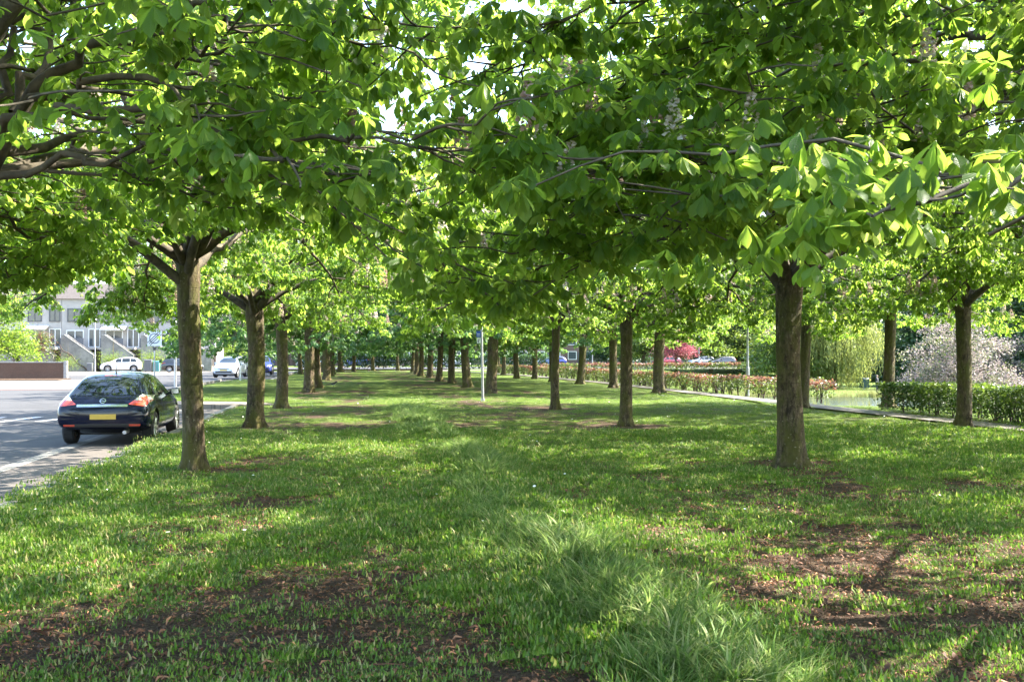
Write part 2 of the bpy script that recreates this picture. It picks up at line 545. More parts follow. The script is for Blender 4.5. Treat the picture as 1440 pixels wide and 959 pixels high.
def height(X, Y):
    X, Y = np.asarray(X, float), np.asarray(Y, float)
    lawn = on_lawn_side(X, Y)
    z = np.where(lawn, 0.0, ROAD_Z - 0.03)
    far = sstep(112, 116, Y)
    z = np.where(X > 12, z, z * (1 - far) + (ROAD_Z - 0.03) * far)
    bump = (fbm(X * 0.8, Y * 0.8, 3) - 0.5) * 0.07 * np.where(lawn & (X > KX + 0.3) & (Y < 110), 1, 0)
    hump = 0.07 * np.exp(-((X - 1.75) / 0.75) ** 2) * sstep(4, 7, Y) * (1 - sstep(29, 34, Y))
    z = z + bump + hump * lawn
    # gentle fall towards the water and the basin itself
    a, d = dip_coords(X, Y)
    w = np.where(d < 0, 1.6 + 0.13 * np.maximum(a, 0), 4.0 + 0.32 * np.maximum(a, 0))
    f = 2.05 * np.clip(a / 46.0, 0, 1) ** 0.92 * (1 - sstep(1.0, 1.9, np.abs(d) / w)) * (1 - sstep(125, 150, a))
    z = z - f - 0.55 * (1 - sstep(0.86, 1.04, pond_ring(a, d)))
    return z


def cover(X, Y):
    """share of the ground under grass"""
    n = fbm(X * 0.75 + 3, Y * 0.6 + 9, 4)
    n2 = fbm(X * 3.4 + 40, Y * 2.6, 3)
    c = 0.30 + 0.38 * sstep(6.0, 20, Y)
    c = c + 1.5 * (n - 0.5) + 1.9 * (n2 - 0.5) * (1 - 0.5 * sstep(14, 26, Y))
    cx = 1.75 + 0.18 * np.sin(Y * 0.5)
    c = c + np.exp(-((X - cx) / 0.55) ** 2) * 0.75
    c = c + 0.9 * (1 - sstep(KX + 0.2, KX + 2.0, X))
    c = c - 0.40 * np.exp(-(((X - 4.9) / 1.9) ** 2 + ((Y - 7.6) / 1.8) ** 2))
    c = c - 0.04 * np.exp(-(((X + 0.2) / 1.3) ** 2 + ((Y - 6.0) / 1.4) ** 2))
    c = c - 0.40 * np.exp(-(((X - 4.3) / 2.2) ** 2 + ((Y - 14.6) / 0.9) ** 2))
    for (tx, ty) in TRUNKS:
        c = c - 1.1 * np.exp(-(((X - tx) / 0.62) ** 2 + ((Y - ty) / 0.55) ** 2))
    c = c + 0.40 * sstep(6.5, 9, X) * sstep(9, 13, Y)
    return np.clip(c, 0, 1)


# trunks, from their feet in the photograph: (px, py, trunk width px)
ROWA = [(273, 664, 31), (358, 602, 25), (395, 574, 17), (433, 552, 14), (447, 545, 12), (459, 534, 11), (464, 529, 9), (468, 526, 8), (478, 523, 7)]
ROWB = [(1112, 657, 39), (880, 600, 20), (781, 575, 13), (690, 553, 15), (657, 545, 12), (635, 539, 10), (617, 536.5, 9), (604, 531, 8), (592, 529, 7), (586, 526, 6), (580, 523, 5)]
ROWC = [(1355, 602, 23), (1129, 574, 15), (927, 553, 17), (863, 545, 13), (816, 540, 12), (776, 537, 8), (752, 533, 8), (727, 532, 8), (708, 527, 6), (700, 524, 5)]
NEARA = Vector((-2.25, 5.55, 0))
NEARB = Vector((6.45, 6.1, 0))
NEARC = Vector((13.75, 14.4, 0))
TRUNKS = [tuple(gp(a, b)[:2]) for a, b, c in ROWA[:4] + ROWB[:4] + ROWC[:4]]


def build_ground():
    xs = np.unique(np.concatenate([
        np.array([-900, -500, -250, -120, -80, -60, -50, -40, -30, -22, -16, -13, -11, -9.5, LAWN2_X - 0.03, LAWN2_X, -7.5, -6.5, LAWN3_X - 0.03, LAWN3_X, -4.5]), np.array([KX - 0.03, KX]), np.arange(KX + 0.15, 10, 0.16), np.arange(10, 18, 0.4), np.arange(18, 90, 1.5),
        np.array([95, 110, 140, 200, 350, 600, 1000])]))
    ys = np.unique(np.concatenate([np.array([-300, -100, -40, -15, -6, 0, 2]), np.arange(3, 20, 0.17), np.arange(20, 40, 0.4), np.array([38.99, 39.0]),
                                   np.arange(40.5, 72.5, 1.5), np.array([72.97, 73.0]), np.arange(74, 124, 1.5), np.array([128, 140, 170, 220, 350, 600, 1200, 2000])]))
    X, Y = np.meshgrid(xs, ys)
    Z = height(X, Y)
    V = np.stack([X, Y, Z], -1).reshape(-1, 3)
    nx, ny = len(xs), len(ys)
    i = np.arange(nx - 1)[None, :] + nx * np.arange(ny - 1)[:, None]
    q = np.stack([i, i + 1, i + 1 + nx, i + nx], -1).reshape(-1, 4)
    me = np_mesh('ground', V, q, np.full(len(q), 4), [M['ground']], smooth=True)
    a = me.attributes.new('cover', 'FLOAT', 'POINT')
    a.data.foreach_set('value', cover(V[:, 0], V[:, 1]).astype(np.float32))
    tag(obj('ground', me), kind='structure')


build_ground()


def sheet(name, polys, z, mat, kind='structure'):
    v, f = [], []
    for p in polys:
        f.append(tuple(range(len(v), len(v) + len(p))))
        v += [(x, y, z) for x, y in p]
    me = bpy.data.meshes.new(name)
    me.from_pydata(v, [], f)
    bm = bmesh.new(); bm.from_mesh(me)
    for fc in bm.faces:
        if fc.normal.z < 0:
            fc.normal_flip()
    bm.to_mesh(me); bm.free()
    me.materials.append(mat)
    o = obj(name, me)
    return tag(o, kind=kind)


# ------------------------------------------------------------------ roads and paths
K2 = KX - 0.16
sheet('road', [[(-60, -20), (K2 - 1.45, -20), (K2 - 1.45, 34.8), (-8.8, 39), (-8.8, 72.8), (-5.4, 72.8), (-5.4, 118), (-60, 118)]], ROAD_Z, M['asphalt'])
sheet('parking_bay', [[(K2 - 1.45, -20), (K2, -20), (K2, 34.8), (K2 - 1.45, 34.8)]], ROAD_Z + 0.004, M['pavers'])
sheet('road_edge_strip', [[(K2 - 1.62, -20), (K2 - 1.36, -20), (K2 - 1.36, 34.6), (K2 - 1.62, 34.6)]], ROAD_Z + 0.008, M['kerb'])
kb = MB()
y = -12.0
while y < 34.4:
    kb.box(K2, KX + 0.01, y, y + 0.99, ROAD_Z - 0.2, 0.018)
    y += 1.0
tag(kb.build('kerb', M['kerb'], bevel=0.012), kind='structure')
kb2 = MB()
y = 39.0
while y < 110:
    xk = LAWN2_X if y < 72 else LAWN3_X
    kb2.box(xk - 0.2, xk + 0.01, y, y + 1.98, ROAD_Z - 0.2, 0.015)
    y += 2.0
x = LAWN2_X
tag(kb2.build('far_kerb', M['kerb'], bevel=0.012), kind='structure')
ps = MB()
ps.prism([(-8.8, PATH_Y0 + 1.2), (-8.8, PATH_Y1 + 0.8), (-3.2, PATH_Y1 - 1.8), (-2.4, PATH_Y0 - 0.2), (-3.76, PATH_Y0 - 0.7)], 'z', -0.2, 0.035)
tag(ps.build('entry_path', M['pavement']), kind='structure')
# raised table across the road with its white slashes
tb = MB()
tb.prism([(27.2, ROAD_Z - 0.02), (27.9, ROAD_Z + 0.06), (30.2, ROAD_Z + 0.06), (30.9, ROAD_Z - 0.02)], 'x', -40, K2 - 1.7)
tag(tb.build('speed_table', M['asphalt_dark']), kind='structure')
sl = []
for k in range(9):
    x0 = -7.0 - k * 0.95
    sl.append([(x0, 28.0), (x0 + 0.22, 28.0), (x0 + 0.62, 30.1), (x0 + 0.40, 30.1)])
sheet('road_marking', sl, ROAD_Z + 0.066, M['paint'])
sheet('patch_of_asphalt', [[(-14, 36), (-11.8, 36), (-12.2, 36.8), (-14.3, 36.8)]], ROAD_Z + 0.004, M['asphalt_dark'])
# pavements on the far side of the road
sheet('pavement', [[(-60, 58.5), (-14.5, 58.5), (-15.5, 78), (-60, 78)], [(-60, 95), (-14.8, 95), (-14.8, 118), (-60, 118)]], ROAD_Z + 0.010, M['pavement'])
sheet('red_pavement', [[(-60, 56), (-14.2, 56), (-14.5, 58.5), (-60, 58.5)]], ROAD_Z + 0.010, M['redpavers'])
# footpath along the right hand hedge
fp = []
fpp = [(14.55, 4), (14.55, 16), (14.55, 30), (14.75, 45), (14.9, 60), (14.2, 80), (12.0, 96), (9.0, 112)]
for (a, b), (c, d) in zip(fpp, fpp[1:]):
    fp.append([(a - 0.45, b), (a + 0.5, b), (c + 0.5, d), (c - 0.45, d)])
sheet('footpath', fp, 0.045, M['path'])
sheet('far_path', [[(10, 110), (60, 126), (60, 129), (9, 114)]], 0.04, M['path'])
sheet('far_road', [[(-60, 118), (120, 136), (120, 152), (-60, 140)]], ROAD_Z + 0.16, M['asphalt'])
# pond
wv = []
for k in range(96):
    a = 2 * math.pi * k / 96
    s_, d_ = 56 + 11.0 * math.cos(a), 3 + 17.8 * math.sin(a)
    wv.append((15.6 + s_ * 0.47 + d_ * 0.8827, 30 + s_ * 0.8827 - d_ * 0.47))
sheet('pond_water', [wv], -2.16, M['water'])

# ------------------------------------------------------------------ branches
rs = np.random.RandomState
_thin = rs(5)


class Tubes:
    def __init__(s):
        s.V, s.F, s.S, s.n = [], [], [], 0

    def add(s, P, rad, sides, flare=0.0, lump=0.0, rng=None, phase=0.0, flute=0.0, shape=None):
        P = np.asarray(P, float)
        n = len(P)
        T = np.gradient(P, axis=0)
        T /= np.linalg.norm(T, axis=1, keepdims=True) + 1e-9
        ref = np.array([1.0, 0.0, 0.0]) if abs(T[0][0]) < 0.8 else np.array([0.0, 1.0, 0.0])
        A = np.cross(T, ref)
        A /= np.linalg.norm(A, axis=1, keepdims=True) + 1e-9
        B = np.cross(T, A)
        w = np.arange(sides) * 2 * math.pi / sides + phase
        rr = np.asarray(rad, float)[:, None] * np.ones((1, sides))
        if lump and rng is not None:
            rr = rr * (1 + lump * (rng.rand(n, sides) - 0.5))
        if shape is not None:
            rr = rr * shape
        if flute:
            rr = rr * (1 + flute * np.cos(w * 5 + np.linspace(0, 1.5, n)[:, None]))
        V = P[:, None, :] + A[:, None, :] * (np.cos(w)[None, :, None] * rr[..., None]) + B[:, None, :] * (np.sin(w)[None, :, None] * rr[..., None])
        k = np.arange(sides)
        k2 = (k + 1) % sides
        i = (np.arange(n - 1) * sides)[:, None]
        F = np.stack([i + k, i + k2, i + sides + k2, i + sides + k], -1).reshape(-1, 4)
        s.F.append(F + s.n)
        s.V.append(V.reshape(-1, 3))
        s.S.append(sides)
        s.n += n * sides

    def mesh(s, name, mat, keep=None):
        if keep is not None:
            # side branches that carry no leaves are left off
            V, F, n0, n = [], [], 0, 0
            for v, f, k in zip(s.V, s.F, s.S):
                m = len(v)
                ends = np.stack([v[-k:].mean(0), v[:k].mean(0)])
                ok = keep(ends)
                if k >= 8:
                    # a limb ends where its leaves end
                    rings = v.reshape(-1, k, 3)
                    good = np.where(keep(rings.mean(1)))[0]
                    last = max(4, good[-1] + 1 if len(good) else 4)
                    if last < len(rings):
                        v = rings[:last].reshape(-1, 3)
                        f = f[:(last - 1) * k]
                if k >= 8 or ok[0]:
                    V.append(v)
                    F.append(f - n0 + n)
                    n += len(v)
                n0 += m
            s.V, s.F = V, F
        V = np.concatenate(s.V)
        F = np.concatenate(s.F)
        return np_mesh(name, V, F, np.full(len(F), 4), [mat], smooth=True)


def spline(C, n):
    """Catmull-Rom through control points"""
    C = np.asarray(C, float)
    C = np.vstack([2 * C[0] - C[1], C, 2 * C[-1] - C[-2]])
    out = []
    m = len(C) - 3
    for t in np.linspace(0, m - 1e-6, n):
        i = int(t)
        u = t - i
        p0, p1, p2, p3 = C[i:i + 4]
        out.append(0.5 * (2 * p1 + (p2 - p0) * u + (2 * p0 - 5 * p1 + 4 * p2 - p3) * u * u + (3 * p1 - p0 - 3 * p2 + p3) * u ** 3))
    return np.array(out)


# ------------------------------------------------------------------ leaf templates


def leaflet(L, W, fine):
    """one drooping leaflet along +X, local; returns verts, faces, uv"""
    if fine:
        ts = [0, 0.14, 0.3, 0.46, 0.6, 0.72, 0.83, 0.92, 1.0]
        ws = [0.03, 0.16, 0.40, 0.66, 0.88, 1.0, 0.84, 0.40, 0.0]
    else:
        ts = [0, 0.35, 0.70, 1.0]
        ws = [0.0, 0.5, 1.0, 0.0]
    v, uv, f = [], [], []
    n = len(ts)
    for i, (t, w) in enumerate(zip(ts, ws)):
        x = L * t
        z = -0.22 * L * t * t
        h = W * 0.5 * w
        ser = 0.0
        if fine and 0 < i < n - 1:
            ser = 0.03 * L * (1 if i % 2 else -1)
        v += [(x, 0, z), (x + ser * 0.5, h, z + 0.30 * h), (x - ser * 0.3, -h, z + 0.30 * h)]
        uv += [(0.5, t), (0.5 + 0.5 * w, t), (0.5 - 0.5 * w, t)]
    for i in range(n - 1):
        a, b = 3 * i, 3 * i + 3
        f += [(a, b, b + 1, a + 1), (a, a + 2, b + 2, b)]
    return v, f, uv


def palm_leaf(fine, droop, nl, rng, size=0.2):
    """whole chestnut leaf: petiole end at origin, leaflets radiate and hang"""
    V, Fc, UV = [], [], []
    fac = {5: [0.68, 0.92, 1.0, 0.92, 0.68], 7: [0.5, 0.75, 0.95, 1.0, 0.95, 0.75, 0.5]}[nl]
    for k in range(nl):
        az = (k - (nl - 1) / 2) * (290.0 / nl) + rng.uniform(-6, 6)
        L = size * fac[k] * rng.uniform(0.9, 1.08)
        v, f, uv = leaflet(L, L * rng.uniform(0.40, 0.48), fine)
        m = Matrix.Rotation(R(az), 3, 'Z') @ Matrix.Rotation(R(droop + rng.uniform(-12, 12)), 3, 'Y') @ Matrix.Rotation(R(rng.uniform(-18, 18)), 3, 'X')
        b = len(V)
        V += [tuple(m @ Vector(p)) for p in v]
        Fc += [tuple(i + b for i in q) for q in f]
        UV += uv
    return np.array(V), np.array(Fc), np.array(UV)


def petal_leaf(size=1.0, w=0.55):
    v, f, uv = leaflet(size, size * w, False)
    return np.array(v), np.array(f), np.array(uv)


def rot_mats(yaw, tilt, tdir, n):
    """rotation: yaw about Z, then tilt about a horizontal axis"""
    cz, sz = np.cos(yaw), np.sin(yaw)
    Z = np.zeros((n, 3, 3))
    Z[:, 0, 0], Z[:, 0, 1], Z[:, 1, 0], Z[:, 1, 1], Z[:, 2, 2] = cz, -sz, sz, cz, 1
    ax = np.stack([np.cos(tdir), np.sin(tdir), np.zeros(n)], -1)
    K = np.zeros((n, 3, 3))
    K[:, 0, 2], K[:, 1, 2], K[:, 2, 0], K[:, 2, 1] = ax[:, 1], -ax[:, 0], -ax[:, 1], ax[:, 0]
    I = np.eye(3)[None]
    c, s = np.cos(tilt)[:, None, None], np.sin(tilt)[:, None, None]
    Q = I + s * K + (1 - c) * (K @ K)
    return Q @ Z


def scatter_mesh(name, tmpls, P, yaw, tilt, tdir, scale, rnd, mat, which):
    VV, FF, UU, RR = [], [], [], []
    base = 0
    for k, (tv, tf, tu) in enumerate(tmpls):
        idx = np.where(which == k)[0]
        if len(idx) == 0:
            continue
        Q = rot_mats(yaw[idx], tilt[idx], tdir[idx], len(idx))
        V = np.einsum('nij,vj->nvi', Q, tv) * scale[idx][:, None, None] + P[idx][:, None, :]
        nv = len(tv)
        F = tf[None] + (np.arange(len(idx)) * nv)[:, None, None] + base
        VV.append(V.reshape(-1, 3))
        FF.append(F.reshape(-1, tf.shape[1]))
        UU.append(np.tile(tu, (len(idx), 1)))
        RR.append(np.repeat(rnd[idx], nv))
        base += len(idx) * nv
    F = np.concatenate(FF)
    return np_mesh(name, np.concatenate(VV), F, np.full(len(F), F.shape[1]), [mat], np.concatenate(UU), np.concatenate(RR))


_r = random.Random(5)
PALM_FINE = [palm_leaf(True, d, n, _r) for d, n in ((30, 5), (42, 7), (54, 5), (64, 7), (20, 5))]
PALM = [palm_leaf(False, d, n, _r) for d, n in ((30, 5), (44, 5), (56, 5), (66, 5), (20, 5))]


def candle(rng):
    V, Fc = [], []
    for k in range(85):
        h = rng.uniform(0, 1)
        rad = 0.045 * (1 - h * 0.75)
        a = rng.uniform(0, 6.283)
        c = Vector((math.cos(a) * rad, math.sin(a) * rad, h * 0.2))
        s = rng.uniform(0.006, 0.011)
        m = Euler((rng.uniform(-1, 1), rng.uniform(-1, 1), rng.uniform(0, 6))).to_matrix()
        b = len(V)
        V += [tuple(c + m @ Vector(p)) for p in ((-s, -s, 0), (s, -s, 0.003), (s, s, 0), (-s, s, 0.004))]
        Fc.append((b, b + 1, b + 2, b + 3))
    return np.array(V), np.array(Fc), np.zeros((len(V), 2))


CANDLES = [candle(_r) for _ in range(3)]


# ------------------------------------------------------------------ chestnut generator


def grow(seed, H=10.5, Rc=4.6, fork=2.65, tr=0.19, nlow=7, nhigh=13, fine=False, custom=(), nsec=9, ntw=6, nleaf=5, lump=0.12, flute=0.03, zlow=(2.9, 4.2)):
    rng = rs(seed)
    trunk, wood = Tubes(), Tubes()
    lean = (rng.rand(2) - 0.5) * 0.25
    zt = np.concatenate([np.array([0, 0.04, 0.09, 0.16, 0.24, 0.34]), np.linspace(0.46, fork - 0.05, 20), np.array([fork + 0.12, fork + 0.3, fork + 0.6, fork + 1.3, fork + 2.4, fork + 4, H - 1.2])])
    taper = np.interp(zt, [0, 0.06, 0.16, 0.34, 0.7, 1.6, fork - 0.3, fork, fork + 0.3, fork + 0.8, fork + 2.4, H - 1.2], [1.40, 1.30, 1.15, 1.06, 1.0, 0.94, 0.98, 1.06, 0.78, 0.52, 0.34, 0.07])
    wob = np.stack([np.sin(zt * 1.3 + seed) * 0.045 + lean[0] * zt / 4, np.cos(zt * 1.1 + seed) * 0.045 + lean[1] * zt / 4], -1)
    wob = wob - wob[0]
    TP = np.column_stack([wob, zt])
    TP[0, 2] = -0.15
    sides = 28 if fine else 20
    ww = np.arange(sides) * 2 * math.pi / sides
    cw, sw = np.cos(ww)[None, :], np.sin(ww)[None, :]
    shape = 1 + (lump * 1.6) * (fbm(cw * 1.6 + seed * 3.1 + 0 * zt[:, None], sw * 1.6 + zt[:, None] * 1.1 + 20, 3) - 0.5) + 0.07 * (fbm(cw * 4 + seed + 0 * zt[:, None], sw * 4 + zt[:, None] * 5, 2) - 0.5)
    shape = shape * (1 + 0.30 * np.clip(1 - zt[:, None] / 0.42, 0, 1) ** 2 * np.cos(ww * 5 + seed)[None, :])
    trunk.add(TP, tr * taper, sides, flute=flute, shape=shape)

    def axis_at(z):
        return np.array([np.interp(z, zt, wob[:, 0]), np.interp(z, zt, wob[:, 1]), z])

    limbs = []
    for i in range(nlow):
        az = 2 * math.pi * (i + rng.uniform(-0.3, 0.3)) / nlow
        z0 = fork - 0.2 + rng.uniform(0, 0.6)
        r = Rc * rng.uniform(0.88, 1.12)
        ze = rng.uniform(*zlow)
        d = np.array([math.cos(az), math.sin(az), 0])
        sd = np.array([-d[1], d[0], 0]) * rng.uniform(-0.5, 0.5)
        a0 = axis_at(z0)
        zm = max(z0 + 0.7, ze + 0.5) + rng.uniform(0, 0.5)
        C = [a0, a0 + d * 0.22 * r + np.array([0, 0, (zm - z0) * 0.62]), a0 + d * 0.58 * r + sd + np.array([0, 0, zm - z0]), a0 + d * 0.83 * r + sd * 1.3 + np.array([0, 0, (zm + ze) / 2 - z0 + 0.1]), a0 + d * r + sd * 1.5 + np.array([0, 0, ze - z0])]
        limbs.append((spline(C, 14), tr * rng.uniform(0.30, 0.42)))
    for i in range(nhigh):
        f = (i + 0.5) / nhigh
        az = i * 2.399 + rng.uniform(-0.3, 0.3)
        z0 = fork - 0.05 + (f ** 1.5) * 2.6
        ze = min(H - 0.1, fork + 0.9 + f ** 1.1 * (H * 0.86 - fork) + rng.uniform(0.3, 1.6))
        env = Rc * math.sqrt(max(0.03, 1 - max(0, (ze - 4.6) / (H - 4.4)) ** 2))
        r = env * rng.uniform(0.8, 1.0)
        d = np.array([math.cos(az), math.sin(az), 0])
        sd = np.array([-d[1], d[0], 0]) * rng.uniform(-0.4, 0.4)
        a0 = axis_at(z0)
        C = [a0, a0 + d * 0.20 * r + np.array([0, 0, (ze - z0) * 0.50]), a0 + d * 0.58 * r + sd + np.array([0, 0, (ze - z0) * 0.95]), a0 + d * r + sd + np.array([0, 0, (ze - z0) * 0.86])]
        limbs.append((spline(C, 12), tr * (0.38 - 0.16 * f)))
    for C, r0 in custom:
        limbs.append((spline(C, 18), r0))

    LP, LD = [], []          # leaf positions and outward directions
    tips = []
    up = np.array([0, 0, 1.0])

    def leaves_at(p, d, n, spread=0.16):
        for _ in range(n):
            q = d + rng.normal(0, 0.75, 3)
            q[2] = q[2] * 0.5 + 0.25
            q /= np.linalg.norm(q) + 1e-6
            LP.append(p + q * rng.uniform(0.06, spread))
            LD.append(math.atan2(q[1], q[0]))

    def sidebranch(p, t, side, L, rad, depth):
        h = np.cross(t, up)
        h /= np.linalg.norm(h) + 1e-6
        ang = R(rng.uniform(32, 62))
        d = t * math.cos(ang) + h * side * math.sin(ang)
        d[2] = d[2] * 0.5 + rng.uniform(-0.20, 0.26)
        d /= np.linalg.norm(d)
        n = 6 if depth == 1 else 4
        u = np.linspace(0, 1, n)
        bend = h * side * rng.uniform(-0.15, 0.25) * L
        P = p + d * (u * L)[:, None] + bend * (u ** 2)[:, None] + up * ((rng.uniform(-0.30, 0.08) * L) * u ** 2)[:, None]
        P[1:-1] += rng.normal(0, (0.024 if depth == 1 else 0.04) * L, (n - 2, 3))
        if depth == 1 or fine:
            n = 11 if depth == 1 else 6
            P = spline(P, n)
        wood.add(P, np.linspace(rad, max(rad * 0.35, 0.004), n), 5 if depth == 1 else 3)
        return P

    for P, r0 in limbs:
        n = len(P)
        P[2:-1] += rng.normal(0, 0.035, (n - 3, 3))
        L = np.linalg.norm(np.diff(P, axis=0), axis=1).sum()
        wood.add(P, r0 * np.interp(np.linspace(0, 1, n), [0, 0.25, 1], [1.15, 0.72, 0.16]), 8, lump=0.12, rng=rng)
        T = np.gradient(P, axis=0)
        T /= np.linalg.norm(T, axis=1, keepdims=True)
        leaves_at(P[-1], T[-1], nleaf)
        for q in range(int(L * 3.2)):
            u = 0.22 + 0.76 * rng.rand()
            i0 = int(u * (n - 1))
            W = sidebranch(P[i0], T[i0], 1 if q % 2 else -1, rng.uniform(0.18, 0.5), 0.006, 2)
            leaves_at(W[-1], W[-1] - W[-2], nleaf)
            tips.append(W[-1])
        m = max(3, int(round(nsec * L / 5.0)))
        for j in range(m):
            u = 0.20 + 0.78 * (j + rng.rand()) / m
            k = min(n - 1, u * (n - 1))
            i0 = int(k)
            p = P[i0] + (P[min(i0 + 1, n - 1)] - P[i0]) * (k - i0)
            side = 1 if j % 2 else -1
            L2 = (0.55 + 0.30 * L * (1 - u * 0.75)) * rng.uniform(0.6, 1.05)
            L2 = min(L2, 2.1)
            Q = sidebranch(p, T[i0], side, L2, r0 * 0.32 * (1.1 - 0.6 * u) + 0.004, 1)
            T2 = np.gradient(Q, axis=0)
            T2 /= np.linalg.norm(T2, axis=1, keepdims=True)
            leaves_at(Q[-1], T2[-1], nleaf)
            tips.append(Q[-1])
            for w in range(ntw):
                v = 0.25 + 0.7 * (w + rng.rand()) / ntw
                kk = min(v * (len(Q) - 1), len(Q) - 1.001)
                j0 = int(kk)
                pp = Q[j0] + (Q[min(j0 + 1, len(Q) - 1)] - Q[j0]) * (kk - j0)
                W = sidebranch(pp, T2[j0], 1 if w % 2 else -1, rng.uniform(0.22, 0.62), 0.0075, 2)
                leaves_at(W[-1], W[-1] - W[-2], nleaf)
                if rng.rand() < 0.5:
                    leaves_at(W[1], W[1] - W[0], 1)
                tips.append(W[-1])
    return dict(trunk=trunk, wood=wood, LP=np.array(LP), LD=np.array(LD), tips=np.array(tips), rng=rng)


def chestnut_meshes(g, fine, mat, keep=None, lscale=1.0, candles=55):
    rng = g['rng']
    P, D = g['LP'], g['LD']
    if keep is not None:
        k = keep(P)
        P, D = P[k], D[k]
    n = len(P)
    tm = PALM_FINE if fine else PALM
    rnd = np.clip(rng.normal(0.45, 0.22, n), 0, 1)
    crown = scatter_mesh('crown', tm, P, D + rng.normal(0, 0.5, n), np.abs(rng.normal(0, 0.38, n)), rng.uniform(0, 6.283, n), lscale * rng.uniform(0.68, 1.18, n), rnd, mat, rng.randint(0, len(tm), n))
    t = g['tips']
    t = t[t[:, 2] > 2.5] + np.array([0, 0, 0.05])
    if keep is not None:
        t = t[keep(t)]
    t = t[np.argsort(t[:, 2] + rng.uniform(0, 7, len(t)))[:candles]]
    n = len(t)
    bl = scatter_mesh('blossom', CANDLES, t, rng.uniform(0, 6, n), np.abs(rng.normal(0, 0.25, n)), rng.uniform(0, 6, n), rng.uniform(0.8, 1.2, n) * (1.0 if fine else 1.35), rng.uniform(0, 1, n), M['blossom'], rng.randint(0, 3, n))
    return g['trunk'].mesh('trunk', M['bark']), g['wood'].mesh('branches', M['branch'], keep), crown, bl


def plant_tree(meshes, loc, label, rz=0.0, group=None, s=1.0, tscale=1.0, cat='tree', name='chestnut_tree', parts=('trunk', 'branches', 'crown', 'blossom')):
    e = empty(name, loc, label, cat, group, rz)
    e.scale = (s, s, s)
    for nm, me in zip(parts, meshes):
        if me is None:
            continue
        o = obj(nm, me, e)
        if nm == 'trunk':
            o.scale = (tscale, tscale, 1)
    return e


# --- the three nearest chestnuts, each its own mesh
def prune(loc, low):
    L = np.array(loc)

    def keep(P):
        W = P + L
        px, py, dep = proj(W)
        dist = np.linalg.norm(W - np.array([0, 0, EYE]), axis=1)
        lim = np.interp(px, [x for x, y in low], [y for x, y in low])
        ok = ~((dep > 0.2) & (py + 0.16 * F / np.maximum(dep, 0.3) > lim))
        # nothing hanging right in front of the eye, and the gap of sky between the rows
        ok &= dist > np.interp(px, [1000, 1150], [4.2, 3.0])
        ok &= (((px - 40) / 170) ** 2 + ((py - 110) / 150) ** 2 > 1) | (dist > 6.3) | (_thin.rand(len(P)) < 0.22)
        c = fbm(P[:, 0] * 0.75 + 31, P[:, 1] * 0.75 + P[:, 2] * 0.45 + 11, 2)
        ok &= c > np.interp(W[:, 2], [3.8, 5.6], [0.15, 0.52])
        return ok
    return keep


def toloc(pts, loc):
    return [np.array(p - loc) for p in pts]


lowA = [(-400, 440), (0, 440), (150, 400), (300, 330), (500, 390), (620, 478), (760, 460), (1000, 420), (1600, 400)]
cA = []
ax = NEARA


def limbA(r0, pts):
    cA.append((toloc([pt(*p) for p in pts], NEARA), r0 * 0.64))


limbA(0.075, [(-70, 270, 5.55), (10, 175, 5.5), (95, 85, 5.4), (190, 48, 5.2), (300, 12, 5.0), (470, -50, 4.7)])
limbA(0.050, [(-60, 250, 5.6), (20, 160, 5.5), (110, 118, 5.3), (200, 108, 5.2), (265, 92, 5.0), (310, 62, 4.9), (420, 22, 4.8)])
limbA(0.048, [(-60, 240, 5.5), (20, 180, 5.4), (90, 155, 5.2), (210, 158, 5.0), (300, 190, 4.9), (390, 208, 4.8), (500, 200, 4.7), (590, 190, 4.7)])
limbA(0.044, [(-70, 250, 5.6), (0, 238, 5.5), (60, 236, 5.4), (120, 232, 5.3), (180, 205, 5.2), (240, 222, 5.1), (330, 228, 5.1)])
limbA(0.062, [(-90, 260, 5.6), (-10, 120, 5.7), (40, 10, 5.8), (70, -110, 5.9)])
limbA(0.070, [(-95, 240, 5.55), (-30, 90, 5.5), (10, -20, 5.5), (20, -160, 5.5)])
limbA(0.046, [(20, 160, 5.5), (70, 60, 5.7), (110, -30, 5.9), (190, -120, 6.2)])
limbA(0.055, [(-70, 255, 5.6), (110, 190, 6.4), (330, 120, 7.4), (470, 45, 8.0), (620, 5, 8.4)])
limbA(0.045, [(-60, 250, 5.6), (150, 215, 6.8), (330, 205, 7.8), (480, 190, 8.6), (600, 235, 9.0), (680, 300, 9.2)])
limbA(0.05, [(-95, 250, 5.6), (-50, 262, 6.5), (30, 315, 7.6), (120, 365, 8.4)])
limbA(0.05, [(-95, 200, 5.6), (-110, 230, 7), (-30, 270, 9), (80, 290, 10.3)])
limbA(0.045, [(-95, 270, 5.6), (-90, 300, 7), (-40, 350, 8.2), (20, 395, 9)])
limbA(0.04, [(-95, 220, 5.6), (-150, 210, 6.2), (-60, 215, 7.4), (40, 225, 8.6), (130, 262, 9.4)])
limbA(0.04, [(-95, 255, 5.6), (-140, 280, 6.8), (-60, 330, 8.2), (0, 372, 9.5), (70, 410, 10.4)])
limbA(0.045, [(-60, 250, 5.6), (150, 230, 6.2), (330, 250, 6.8), (480, 290, 7.2), (600, 350, 7.4), (680, 420, 7.5)])
gA = grow(11, H=10.5, Rc=4.9, fork=2.72, tr=0.17, fine=True, custom=cA, nlow=6, nhigh=14, nsec=10, ntw=7, nleaf=8)
mA = chestnut_meshes(gA, True, M['leaf'], prune(NEARA, lowA), 0.54, 70)
plant_tree(mA, NEARA, 'nearest chestnut at the left edge with long low branches reaching over the grass', 0, 'horse chestnuts in three rows')

lowB = [(-400, 300), (400, 330), (560, 430), (680, 485), (800, 485), (920, 465), (1040, 440), (1120, 450), (1230, 470), (1330, 430), (1380, 350), (1600, 380)]
cB = []


